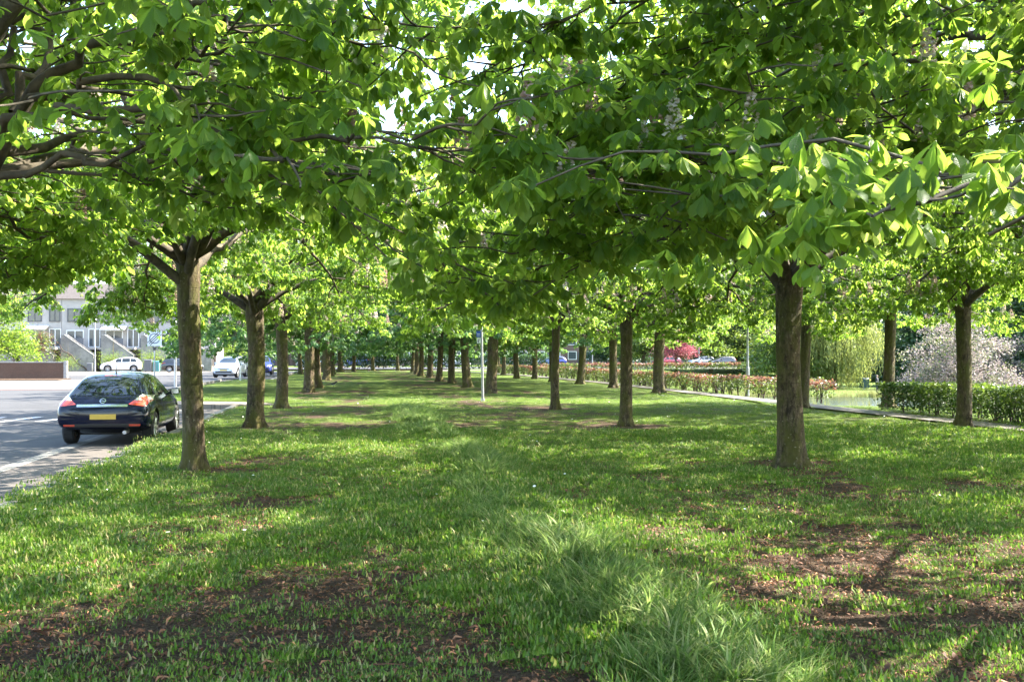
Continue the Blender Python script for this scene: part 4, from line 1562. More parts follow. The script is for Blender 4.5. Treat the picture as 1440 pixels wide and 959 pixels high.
def car(loc, rz, paint_m, label, L=4.25, W=1.75, H=1.44, kind='hatch', detail=False, group='parked cars', rim='alloy'):
    """car with its rear at local y=0 and its front at y=L, wheels on z=0"""
    e = empty('parked_car', loc, label, 'car', group, rz)
    hw = W / 2
    s, q = L / 4.25, H / 1.44
    # y, zb, zshoulder, ztop, half width at shoulder, half width at roof
    if kind == 'hatch':
        st = [(0.00, .40, .62, .66, .74, .60), (0.035, .34, .72, .80, .82, .66), (0.14, .31, .80, .935, .86, .66), (0.30, .28, .86, 1.03, .872, .60), (0.60, .20, .90, 1.23, .875, .585), (0.95, .19, .91, 1.37, .875, .575), (1.45, .18, .90, 1.43, .875, .57), (2.05, .18, .885, 1.425, .875, .57), (2.50, .18, .87, 1.33, .872, .575), (2.95, .18, .86, 1.09, .868, .62), (3.25, .19, .84, .965, .86, .68), (3.65, .20, .78, .88, .84, .66), (3.98, .21, .70, .77, .79, .58), (4.17, .24, .60, .65, .68, .48), (4.25, .30, .50, .53, .52, .36)]
    else:
        st = [(0.00, .36, .66, .72, .76, .62), (0.03, .28, .80, .92, .84, .68), (0.12, .24, .88, 1.10, .868, .64), (0.28, .22, .92, 1.27, .875, .62), (0.55, .20, .93, 1.39, .875, .60), (0.95, .19, .93, 1.435, .875, .595), (1.45, .18, .92, 1.44, .875, .59), (2.15, .18, .905, 1.42, .875, .58), (2.60, .18, .89, 1.31, .872, .585), (3.00, .18, .88, 1.10, .868, .63), (3.25, .19, .86, 1.0, .86, .68), (3.70, .20, .81, .92, .84, .66), (4.02, .21, .73, .81, .79, .58), (4.19, .24, .62, .68, .68, .48), (4.25, .32, .52, .56, .52, .36)]
    kx = hw / 0.875
    V, Fc = [], []
    for (yy, zb, zs, zt, ws, wr) in st:
        zb, zs, zt = zb * q, zs * q, zt * q
        h = [(0, zb), (ws * .80, zb), (ws * .955, zb + .07), (ws * 1.0, zb + .40 * (zs - zb)), (ws * .995, zb + .78 * (zs - zb)), (ws * .955, zs), (wr + (ws - wr) * .16, zs + (zt - zs) * .80), (wr * .86, zs + (zt - zs) * .955), (wr * .45, zt - .004), (0, zt)]
        ring = [(a * kx, b) for a, b in h] + [(-a * kx, b) for a, b in h[-2:0:-1]]
        V += [(a, yy * s, b) for a, b in ring]
    m = 18
    for i in range(len(st) - 1):
        for k in range(m):
            Fc.append((i * m + k, i * m + (k + 1) % m, (i + 1) * m + (k + 1) % m, (i + 1) * m + k))
    Fc.append(tuple(range(m))[::-1])
    Fc.append(tuple((len(st) - 1) * m + k for k in range(m)))
    me = bpy.data.meshes.new('body')
    me.from_pydata(V, [], Fc)
    bm = bmesh.new(); bm.from_mesh(me)
    bmesh.ops.recalc_face_normals(bm, faces=bm.faces)
    bm.to_mesh(me); bm.free()
    me.materials.append(paint_m)
    me.materials.append(M['plastic'])
    tmp = bpy.data.objects.new('tmp', me)
    COL.objects.link(tmp)
    sm = tmp.modifiers.new('s', 'SUBSURF')
    sm.levels = sm.render_levels = 3 if detail else 2
    wr_ = 0.315 * q if kind == 'hatch' else 0.33 * q
    wy = (0.80 * s, 3.42 * s)
    cut = []
    for yy in wy:
        for sd in (-1, 1):
            c = MB()
            c.tube([(sd * (hw - 0.27), yy, wr_ + 0.01), (sd * (hw + 0.2), yy, wr_ + 0.01)], wr_ + 0.055, 32)
            co = c.build('cut', M['plastic'])
            co.data.materials.clear()
            co.data.materials.append(paint_m); co.data.materials.append(M['plastic'])
            for pl in co.data.polygons:
                pl.material_index = 1
            b = tmp.modifiers.new('b', 'BOOLEAN')
            b.object = co
            b.operation = 'DIFFERENCE'
            b.solver = 'EXACT'
            cut.append(co)
    dg = bpy.context.evaluated_depsgraph_get()
    dg.update()
    body = bpy.data.meshes.new_from_object(tmp.evaluated_get(dg))
    body.name = 'body'
    for c in cut + [tmp]:
        bpy.data.objects.remove(c)
    for pl in body.polygons:
        pl.use_smooth = True
    try:
        body.set_sharp_from_angle(angle=R(35))
    except Exception:
        pass
    ob = obj('body', body, e)
    bvh = BVHTree.FromPolygons([v.co.copy() for v in body.vertices], [tuple(pl.vertices) for pl in body.polygons])

    def hit(u, v, face):
        if face in ('R', 'L'):
            sg = 1 if face == 'R' else -1
            r = bvh.ray_cast(Vector((sg * 3, u * s, v * q)), Vector((-sg, 0, 0)))
        elif face == 'B':
            r = bvh.ray_cast(Vector((u * kx, -3, v * q)), Vector((0, 1, 0)))
        elif face == 'F':
            r = bvh.ray_cast(Vector((u * kx, L + 3, v * q)), Vector((0, -1, 0)))
        else:
            r = bvh.ray_cast(Vector((u * kx, v * s, 4)), Vector((0, 0, -1)))
        return r[0], r[1]

    def patch(name, quads, face, mat, off=0.004, n=8, parent=None):
        """patches that lie on the body; each quad is four (u,v) corners seen from the given side"""
        v, f = [], []
        for qd in quads:
            a, b, c, d = [Vector(z) for z in qd]
            base = len(v)
            grid = []
            ok = True
            for i in range(n + 1):
                for j in range(n + 1):
                    x_, y_ = i / n, j / n
                    p = (a * (1 - x_) + b * x_) * (1 - y_) + (d * (1 - x_) + c * x_) * y_
                    co, nr = hit(p.x, p.y, face)
                    grid.append(None if co is None else co + nr * off)
            idx = {}
            for k, g_ in enumerate(grid):
                if g_ is not None:
                    idx[k] = len(v)
                    v.append(tuple(g_))
            for i in range(n):
                for j in range(n):
                    ks = (i * (n + 1) + j, (i + 1) * (n + 1) + j, (i + 1) * (n + 1) + j + 1, i * (n + 1) + j + 1)
                    if all(k in idx for k in ks):
                        f.append(tuple(idx[k] for k in ks))
        if not f:
            return None
        mm = bpy.data.meshes.new(name)
        mm.from_pydata(v, [], f)
        mm.materials.append(mat)
        for pl in mm.polygons:
            pl.use_smooth = True
        return obj(name, mm, parent or e)

    # glass
    if kind == 'hatch':
        side = [[(0.62, .95), (1.42, .93), (1.42, 1.33), (1.02, 1.30)], [(1.47, .93), (2.86, .905), (2.40, 1.29), (1.47, 1.33)]]
        rear = [[(-.60, .975), (.60, .975), (.49, 1.31), (-.49, 1.31)]]
    else:
        side = [[(0.42, .98), (1.12, .96), (1.12, 1.33), (0.66, 1.32)], [(1.17, .96), (1.98, .945), (1.98, 1.34), (1.17, 1.34)], [(2.03, .945), (2.90, .93), (2.45, 1.29), (2.03, 1.33)]]
        rear = [[(-.60, 1.0), (.60, 1.0), (.52, 1.32), (-.52, 1.32)]]
    for fc in ('R', 'L'):
        for qd in side:
            patch('side_window', [qd], fc, M['glass'])
    patch('rear_window', rear, 'B', M['glass'], n=12)
    patch('windscreen', [[(-.62, .985), (.62, .985), (.52, 1.36), (-.52, 1.36)]], 'F', M['glass'], n=12)
    # lamps
    for sd in (-1, 1):
        if kind == 'hatch':
            patch('tail_lamp', [[(sd * .48, .80), (sd * .80, .76), (sd * .835, .86), (sd * .57, .875)]], 'B', M['lamp_red'], 0.006)
            patch('tail_lamp', [[(sd * .575, .877), (sd * .833, .865), (sd * .80, .955), (sd * .68, .985)]], 'B', M['lamp_clear'], 0.006)
            patch('tail_lamp', [[(0.03, .79), (0.34, .83), (0.42, .95), (0.18, .93)]], 'R' if sd > 0 else 'L', M['lamp_red'], 0.006)
        else:
            patch('tail_lamp', [[(sd * .50, .86), (sd * .81, .82), (sd * .82, .98), (sd * .60, 1.0)]], 'B', M['lamp_red'], 0.006)
        patch('headlight', [[(sd * .42, .63), (sd * .74, .66), (sd * .80, .76), (sd * .52, .72)]], 'F', M['lamp_clear'], 0.006)
    patch('grille', [[(-.36, .60), (.36, .60), (.40, .66), (-.40, .66)]], 'F', M['plastic'], 0.006)
    patch('lower_grille', [[(-.55, .34), (.55, .34), (.58, .44), (-.58, .44)]], 'F', M['plastic'], 0.006)
    # number plates: blank, as blurred in the picture
    if detail:
        pl = patch('number_plate', [[(-.22, .515), (.26, .515), (.26, .615), (-.22, .615)]], 'B', M['plate'], 0.014)
        patch('plate_recess', [[(-.40, .49), (.42, .49), (.50, .65), (-.42, .65)]], 'B', M['navy'], 0.005)
        patch('chrome_strip', [[(-.47, .755), (.47, .755), (.47, .80), (-.47, .80)]], 'B', M['chrome'], 0.012)
        patch('lower_bumper', [[(-.80, .365), (.80, .365), (.81, .43), (-.81, .43)]], 'B', M['plastic'], 0.006, n=12)
        for sd in (-1, 1):
            patch('reflector', [[(sd * .50, .385), (sd * .70, .385), (sd * .71, .42), (sd * .50, .42)]], 'B', M['lamp_red'], 0.010, n=4)
        patch('bumper_crease', [[(-.83, .63), (.83, .63), (.83, .641), (-.83, .641)]], 'B', M['plastic'], 0.003, n=14)
        patch('hatch_seam', [[(-.49, .66), (.49, .66), (.49, .672), (-.49, .672)]], 'B', M['plastic'], 0.004, n=14)
        patch('brake_light', [[(-.16, 1.335), (.16, 1.335), (.16, 1.355), (-.16, 1.355)]], 'B', M['lamp_red'], 0.006, n=4)
        patch('door_seam', [[(1.44, .30), (1.452, .30), (1.452, .93), (1.44, .93)]], 'R', M['plastic'], 0.003, n=10)
        patch('door_seam', [[(2.96, .30), (2.972, .30), (2.972, .87), (2.96, .87)]], 'R', M['plastic'], 0.003, n=10)
        patch('sill_trim', [[(1.16, .225), (3.06, .225), (3.06, .255), (1.16, .255)]], 'R', M['chrome'], 0.006, n=10)
        patch('door_handle', [[(1.52, .80), (1.72, .80), (1.72, .83), (1.52, .83)]], 'R', M['chrome'], 0.02, n=4)
        # round badge: a ring with a flash across it
        bv, bf = [], []
        cy_, cz_ = hit(0, .862, 'B')[0].y, .862 * q
        nrm = hit(0, .862, 'B')[1]
        uu = Vector((1, 0, 0)); vv = nrm.cross(uu).normalized()
        c0 = Vector((0, cy_, cz_)) + nrm * 0.006
        n = 28
        for k in range(n):
            a = 6.283185 * k / n
            for rr, dd in ((0.058, 0), (0.058, 0.012), (0.046, 0.012), (0.046, 0)):
                bv.append(tuple(c0 + (uu * math.cos(a) + vv * math.sin(a)) * rr + nrm * dd))
        for k in range(n):
            k2 = (k + 1) % n
            for j in range(4):
                bf.append((k * 4 + j, k * 4 + (j + 1) % 4, k2 * 4 + (j + 1) % 4, k2 * 4 + j))
        b = MB(); b.add(bv, bf)
        z = [(-.075, -.008), (-.01, .016), (-.004, .004), (.075, .008), (.01, -.016), (.004, -.004)]
        vs = [tuple(c0 + uu * a + vv * c + nrm * 0.002) for a, c in z] + [tuple(c0 + uu * a + vv * c + nrm * 0.011) for a, c in z]
        b.add(vs, [(0, 1, 2, 5), (2, 3, 4, 5), (6, 11, 8, 7), (8, 11, 10, 9)] + [(i, (i + 1) % 6, 6 + (i + 1) % 6, 6 + i) for i in range(6)])
        b.build('badge', M['chrome'], e)
        w = MB()
        h0 = hit(-0.02, 1.0, 'B'); h1 = hit(-.36, 1.03, 'B')
        w.tube([h0[0] + h0[1] * .02, h1[0] + h1[1] * .02], [0.012, 0.006], 6)
        w.build('wiper', M['plastic'], e)
        a = MB(); ht = hit(0.0, 1.22, 'T')[0]
        a.tube([ht, ht + Vector((0, 0.015, .03))], 0.018, 8)
        a.tube([ht + Vector((0, 0.015, .03)), ht + Vector((0, -.06, .36))], [0.005, 0.003], 6)
        a.build('antenna', M['plastic'], e)
        x = MB(); x.tube([(0.42, -0.02, .26), (0.42, .3, .26)], 0.035, 12); x.build('exhaust', M['metal'], e)
    else:
        patch('number_plate', [[(-.25, .55), (.25, .55), (.25, .65), (-.25, .65)]], 'B', M['plate'], 0.01, n=4)
        patch('number_plate', [[(-.26, .47), (.26, .47), (.26, .565), (-.26, .565)]], 'F', M['plate'], 0.01, n=4)
    under = MB()
    under.box(-hw * .7, hw * .7, 0.9 * s, L - .35, .16 * q, .30 * q)
    under.build('underbody', M['plastic'], e)
    for sd in (-1, 1):
        mm = MB()
        b0 = hit(2.62, .93, 'R')[0]
        x0 = b0.x
        mm.prism([(x0 + .05, .90 * q), (x0 + .23, .91 * q), (x0 + .25, .97 * q), (x0 + .22, 1.04 * q), (x0 + .06, 1.03 * q)], 'y', 2.58 * s, 2.70 * s)
        if sd < 0:
            mm.v = [(-a, b, c) for a, b, c in mm.v]
        mo = mm.build('wing_mirror', paint_m, e, bevel=0.015)
        gl = MB()
        gl.box(sd * (x0 + .075), sd * (x0 + .225), 2.572 * s, 2.578 * s, .925 * q, 1.02 * q)
        gl.build('mirror_glass', M['chrome'], mo)
        ar = MB(); ar.tube([(sd * (x0 - .03), 2.66 * s, .92 * q), (sd * (x0 + .10), 2.64 * s, .95 * q)], 0.025, 8); ar.build('mirror_arm', M['plastic'], mo)
    t, b, d = wheel_mesh(wr_, 0.215, M[rim])
    for yy in wy:
        for sd in (-1, 1):
            we = bpy.data.objects.new('wheel', None)
            COL.objects.link(we)
            we.parent = e
            we.location = (sd * (hw - 0.125), yy, wr_)
            we.rotation_euler = (0, 0, 0 if sd > 0 else math.pi)
            t.build('tyre', M['rubber'], we, smooth=False)
            b.build('rim', M[rim], we)
            d.build('brake_disc', M['plastic'], we)
    return e


car((-4.70, 20.9, ROAD_Z + 0.006), 0, M['navy'], 'shiny navy black hatchback seen from behind, parked at the kerb', 4.29, 1.753, 1.435, 'hatch', True)
car((-21.9, 115.6, ROAD_Z + 0.012), R(96), M['white_paint'], 'white crossover car parked side on below the concrete stairs', 4.2, 1.8, 1.56, 'suv')
car((-19.4, 112.4, ROAD_Z + 0.012), R(-80), M['black_paint'], 'dark car parked beside the grey bins, rear wheel in view', 4.3, 1.78, 1.45, 'suv')
car((-8.3, 80.5, ROAD_Z + .15), R(172), M['silver_paint'], 'pale blue hatchback facing the camera beyond the corner lawn', 4.2, 1.78, 1.54, 'suv')
car((-7.2, 90.5, ROAD_Z + 0.15), R(182), M['blue_paint'], 'blue car parked behind the pale blue hatchback', 4.2, 1.8, 1.6, 'suv')
far_cars = [(520, 148, M['blue_paint'], 'blue car beyond the avenue at the left', 84), (462, 138, M['silver_paint'], 'silver car seen past the road side row', 88), (560, 150, M['black_paint'], 'black car beyond the avenue at the middle', 92),
            (620, 146, M['white_paint'], 'white car between the trunks of the middle row', -88), (648, 150, M['silver_paint'], 'silver car between the trunks left of the sign pole', 90), (720, 150, M['black_paint'], 'dark car behind the trunks right of the sign pole', 90),
            (955, 158, M['red_paint'], 'small red car left of the far lamp post', 100), (1032, 158, M['black_paint'], 'black car right of the far lamp post', 100), (1003, 160, M['white_paint'], 'white car beside the black one on the far road', 100), (795, 150, M['blue_paint'], 'dark blue car behind the hedge side row', 95)]
for px, dist, pm, lb, rz in far_cars:
    x, yy = bearing(px, dist)
    car((x, yy, 0.05), R(rz), pm, lb, 4.2, 1.76, 1.5, 'suv', group='parked cars')

# ------------------------------------------------------------------ street furniture


def lamp_post(loc, h, label, head='arm'):
    e = empty('lamp_post', loc, label, 'lamp post', 'lamp posts')
    m = MB()
    m.tube([(0, 0, -0.1), (0, 0, 1.1), (0, 0, 1.15), (0, 0, h)], [0.075, 0.075, 0.055, 0.04], 12)
    m.build('pole', M['metal_pale'], e, smooth=False)
    l = MB()
    if head == 'flat':
        l.tube([(0, 0, h), (0, 0, h + .10), (0, 0, h + .22), (0, 0, h + .26)], [0.07, 0.30, 0.34, 0.05], 16)
    else:
        l.tube([(0, 0, h - 0.02), (0, 0, h + .08), (0, 0, h + .35), (0, 0, h + .45)], [0.06, 0.12, 0.18, 0.03], 16)
    l.build('lamp_head', M['lamp_glass'], e)
    return e


p = gp(1059, 555)
lamp_post((16.9, p.y + 1.2, 0), 4.0, 'tall pale lamp post rising from the copper hedge')
x, yy = bearing(983, 150)
lamp_post((x, yy, 0), 4.6, 'far lamp post with flat round head beside the dark trees', 'flat')
lamp_post((-26.0, 112.5, ROAD_Z), 5.4, 'pale lamp post in front of the stairs of the white houses')
x, yy = bearing(833, 130)
lamp_post((x, yy, 0), 4.2, 'far lamp post between the middle and hedge side rows', 'flat')

# square sign with a struck-out ring, on the corner lawn
p = pt(217.5, 500, 45)
sg = empty('traffic_sign', (p.x, p.y, 0), 'square white sign with a struck out grey ring behind the hatchback', 'traffic sign')
m = MB(); m.tube([(0, 0, -0.1), (0, 0, 2.72)], 0.032, 10); m.build('post', M['metal'], sg)
m = MB(); m.prism([(-.30, 2.05), (.30, 2.05), (.30, 2.70), (-.30, 2.70)], 'y', -.045, -.033); b = m.build('sign_plate', M['sign_white'], sg)
m = MB()
n = 32
cz = 2.375
v, f = [], []
for k in range(n):
    a = 6.283185 * k / n
    for rr, yy_ in ((.235, -.0475), (.18, -.0475), (.18, -.0465), (.235, -.0465)):
        v.append((rr * math.cos(a), yy_, cz + rr * math.sin(a)))
for k in range(n):
    k2 = (k + 1) % n
    for j in range(4):
        f.append((k * 4 + j, k * 4 + (j + 1) % 4, k2 * 4 + (j + 1) % 4, k2 * 4 + j))
m.add(v, f)
m.build('ring', M['sign_grey'], b)
m = MB()
for o_ in (-.055, 0, .055):
    m.prism([(-.24 + o_ - .011, cz - .24 - o_ + .011), (-.24 + o_ + .011, cz - .24 - o_ - .011), (.24 + o_ + .011, cz + .24 - o_ - .011), (.24 + o_ - .011, cz + .24 - o_ + .011)], 'y', -.0500, -.0485)
m.build('strike', M['sign_black'], b)
m = MB(); m.prism([(-.06, 1.86), (.06, 1.86), (.06, 2.0), (-.06, 2.0)], 'y', -.042, -.03); m.build('small_plate', M['sign_black'], sg)

# parking sign pole in the lawn
p = gp(679, 563)
sp_ = empty('sign_pole', (p.x, p.y, 0), 'slim grey steel pole with a blue plate over a white plate near its top', 'sign pole')
m = MB(); m.tube([(0, 0, -.1), (0, 0, 0.05), (-.05, 0, 2.72)], [0.05, 0.045, 0.038], 12); m.build('pole', M['metal_pale'], sp_)
m = MB(); m.tube([(0, 0, -.02), (0, 0, 0.06)], 0.075, 12); m.build('base', M['metal'], sp_)
m = MB(); m.box(-.235, -.07, -.012, .012, 2.30, 2.52); pb = m.build('blue_plate', M['sign_blue'], sp_)
m = MB(); m.box(-.215, -.11, -.0165, -.0125, 2.405, 2.425); m.box(-.215, -.11, -.0165, -.0125, 2.35, 2.365); m.build('plate_lettering', M['sign_white'], pb)
m = MB(); m.box(-.215, -.08, -.012, .012, 2.08, 2.27); pw = m.build('white_plate', M['sign_white'], sp_)
m = MB(); m.box(-.19, -.105, -.0165, -.0125, 2.20, 2.225); m.box(-.185, -.155, -.0165, -.0125, 2.11, 2.18); m.build('plate_lettering', M['sign_black'], pw)

p = gp(246.5, 543)
po = empty('steel_post', (p.x, p.y, 0), 'plain grey steel post on the corner lawn behind the hatchback mirror', 'post')
m = MB(); m.tube([(0, 0, -.1), (0, 0, 3.4)], [0.075, 0.06], 12); m.build('pole', M['metal'], po)
m = MB(); m.tube([(0, 0, 3.39), (0, 0, 3.47)], [0.075, 0.03], 12); m.build('cap', M['metal'], po)
p = gp(338, 535)
po = empty('white_post', (p.x, p.y, 0), 'short white marker post beside the pale blue hatchback', 'post')
m = MB(); m.tube([(0, 0, -.1), (0, 0, 1.35)], [0.045, 0.04], 10); m.build('pole', M['sign_white'], po)
m = MB(); m.tube([(0, 0, 1.0), (0, 0, 1.12)], [0.05, 0.05], 10); m.build('band', M['sign_grey'], po)


def wheelie_bin(loc, mat, label, s=1.0):
    e = empty('wheelie_bin', loc, label, 'bin', 'bins by the houses')
    e.scale = (s, s, s)
    m = MB(); m.prism([(-.24, .06), (.24, .06), (.31, 1.0), (-.31, 1.0)], 'x', -.28, .28); m.build('bin_body', mat, e, bevel=.02)
    m = MB(); m.prism([(-.34, 1.0), (.34, 1.0), (.30, 1.06), (-.28, 1.09)], 'x', -.31, .31); m.build('lid', mat, e, bevel=.01)
    for sd in (-1, 1):
        m = MB(); m.tube([(sd * .22, .24, .1), (sd * .28, .24, .1)], .1, 12); m.build('wheel', M['rubber'], e)


wheelie_bin((-20.9, 113.6, ROAD_Z), M['bin_grey'], 'grey wheelie bin between the white crossover and the dark car', 1.25)
wheelie_bin((-20.1, 113.8, ROAD_Z), M['bin_teal'], 'pale teal wheelie bin next to the grey one', 1.1)
wheelie_bin((-27.2, 115.5, ROAD_Z), M['bin_grey'], 'dark bin left of the lamp post by the stairs', 0.9)

# litter bin by the water
x, yy = bearing(1215, 120)
lb_ = empty('litter_bin', (x, yy, float(height(x, yy))), 'dark green litter bin on the lawn beyond the pond', 'bin')
m = MB(); m.prism([(-.36, .12), (.36, .12), (.40, 1.1), (-.40, 1.1)], 'x', -.38, .38); m.build('bin_body', M['bin_green'], lb_, bevel=.03)
m = MB(); m.prism([(-.42, 1.1), (.42, 1.1), (.30, 1.25), (-.30, 1.25)], 'x', -.40, .40); m.build('lid', M['bin_green'], lb_)
m = MB(); m.box(-.1, .1, -.1, .1, -.1, .14); m.build('foot', M['metal'], lb_)
x, yy = bearing(1263, 140)
bn = empty('park_bench', (x, yy, float(height(x, yy))), 'pale wooden bench on the grass beyond the pond, right of the brown trunk', 'bench')
m = MB(); m.box(-.9, .9, -.2, .22, .42, .47); m.build('seat', M['sand'], bn)
m = MB(); m.box(-.9, .9, .22, .26, .55, .88); m.build('backrest', M['sand'], bn)
for sx in (-.75, .75):
    m = MB(); m.box(sx - .05, sx + .05, -.18, .26, -.1, .419); m.build('leg', M['metal'], bn)


# ------------------------------------------------------------------ person by the pond
def person(loc, rz, label):
    e = empty('person', loc, label, 'person', rz=rz)
    J = {'pel': (0, 0, .92, .15), 'bel': (0, 0, 1.08, .145), 'che': (0, .01, 1.30, .17), 'nk': (0, .0, 1.47, .06), 'hd': (0, -.03, 1.60, .095), 'top': (0, -.02, 1.70, .07),
         'hl': (-.10, 0, .86, .10), 'kl': (-.12, -.03, .48, .065), 'al': (-.12, .02, .10, .045), 'tl': (-.13, -.13, .04, .04),
         'hr': (.10, 0, .86, .10), 'kr': (.12, -.06, .49, .065), 'ar': (.13, .04, .10, .045), 'tr': (.15, -.10, .04, .04),
         'sl': (-.19, .0, 1.40, .065), 'el': (-.25, .03, 1.13, .05), 'wl': (-.20, -.10, .92, .036), 'fl': (-.18, -.16, .85, .032),
         'sr': (.19, .0, 1.40, .065), 'er': (.26, .02, 1.13, .05), 'wr': (.22, -.12, .95, .036), 'fr': (.20, -.18, .90, .032)}
    E = [('pel', 'bel'), ('bel', 'che'), ('che', 'nk'), ('nk', 'hd'), ('hd', 'top'), ('pel', 'hl'), ('hl', 'kl'), ('kl', 'al'), ('al', 'tl'), ('pel', 'hr'), ('hr', 'kr'), ('kr', 'ar'), ('ar', 'tr'),
         ('che', 'sl'), ('sl', 'el'), ('el', 'wl'), ('wl', 'fl'), ('che', 'sr'), ('sr', 'er'), ('er', 'wr'), ('wr', 'fr')]
    ks = list(J)
    me = bpy.data.meshes.new('person')
    me.from_pydata([J[k][:3] for k in ks], [(ks.index(a), ks.index(b)) for a, b in E], [])
    tmp = bpy.data.objects.new('tmp', me)
    COL.objects.link(tmp)
    sk = tmp.modifiers.new('skin', 'SKIN')
    for k, sv in zip(ks, me.skin_vertices[0].data):
        sv.radius = (J[k][3], J[k][3])
        sv.use_root = (k == 'pel')
    ss = tmp.modifiers.new('sub', 'SUBSURF')
    ss.levels = ss.render_levels = 2
    dg = bpy.context.evaluated_depsgraph_get()
    dg.update()
    bd = bpy.data.meshes.new_from_object(tmp.evaluated_get(dg))
    bpy.data.objects.remove(tmp)
    bd.materials.clear()
    bd.materials.append(M['skin']); bd.materials.append(M['cloth'])
    for pl in bd.polygons:
        c = pl.center
        pl.material_index = 1 if (c.z < 1.46 and not (c.z < .94 and abs(c.x) > .155 and c.y < -.08 and c.z > .7)) else 0
        pl.use_smooth = True
    obj('body', bd, e)
    h = MB()
    v, f = [], []
    for i in range(5):
        ph = i / 4 * 1.7
        for k in range(14):
            a = 6.283185 * k / 14
            v.append((.108 * math.sin(ph) * math.cos(a), .012 + .118 * math.sin(ph) * math.sin(a), 1.62 + .115 * math.cos(ph)))
    for i in range(4):
        for k in range(14):
            f.append((i * 14 + k, i * 14 + (k + 1) % 14, (i + 1) * 14 + (k + 1) % 14, (i + 1) * 14 + k))
    h.add(v, f)
    h.build('hair', M['hair'], e, smooth=True)
    fc = MB()
    fc.prism([(-.012, 1.585), (.012, 1.585), (.004, 1.62), (-.004, 1.62)], 'y', -.145, -.115)
    fc.build('nose', M['skin'], e)
    return e


x, yy = bearing(1233, 111)
person((x, yy, float(height(x, yy))), R(40), 'person in dark clothes standing at the far edge of the pond')


# magpie on the lawn
p = gp(469, 544)
bd = empty('magpie', (p.x, p.y, float(height(p.x, p.y)) + 0.05), 'black and white magpie standing on the shaded lawn', 'bird')
m = MB(); m.tube([(-.16, 0, .14), (-.06, 0, .13), (.02, 0, .15), (.09, 0, .19), (.12, 0, .235), (.16, 0, .235), (.20, 0, .225)], [.012, .05, .065, .05, .035, .03, .004], 10)
m.build('body', M['sign_black'], bd, smooth=True)
m = MB(); m.tube([(-.05, 0, .105), (.03, 0, .105), (.08, 0, .14)], [.03, .046, .03], 8); m.build('belly', M['sign_white'], bd, smooth=True)
m = MB(); m.prism([(-.40, .10), (-.14, .15), (-.12, .13), (-.39, .085)], 'y', -.02, .02); m.build('tail', M['sign_black'], bd)
for sd in (-1, 1):
    m = MB(); m.tube([(.0, sd * .025, -.06), (.0, sd * .025, .09)], .007, 6); m.build('leg', M['sign_black'], bd)

# ------------------------------------------------------------------ garden wall and white terraced houses
wl = empty('garden_wall', (-34.85, 81, ROAD_Z), 'low brown brick garden wall with pale end post at the left', 'wall')
m = MB(); m.box(-18, 13.9, 0, .24, -.2, 1.22); m.build('brickwork', M['brick'], wl)
m = MB(); m.box(-18.05, 13.95, -.03, .27, 1.222, 1.30); m.build('coping', M['coping'], wl)
m = MB(); m.box(13.905, 14.15, -.03, .27, -.2, 1.36); m.build('end_post', M['coping'], wl)
gs = MB()
gs.prism([(-60, 76), (-20, 76), (-20.4, 80.98), (-60, 80.98)], 'z', -.3, ROAD_Z + .06)
tag(gs.build('verge', M['ground']), kind='structure')

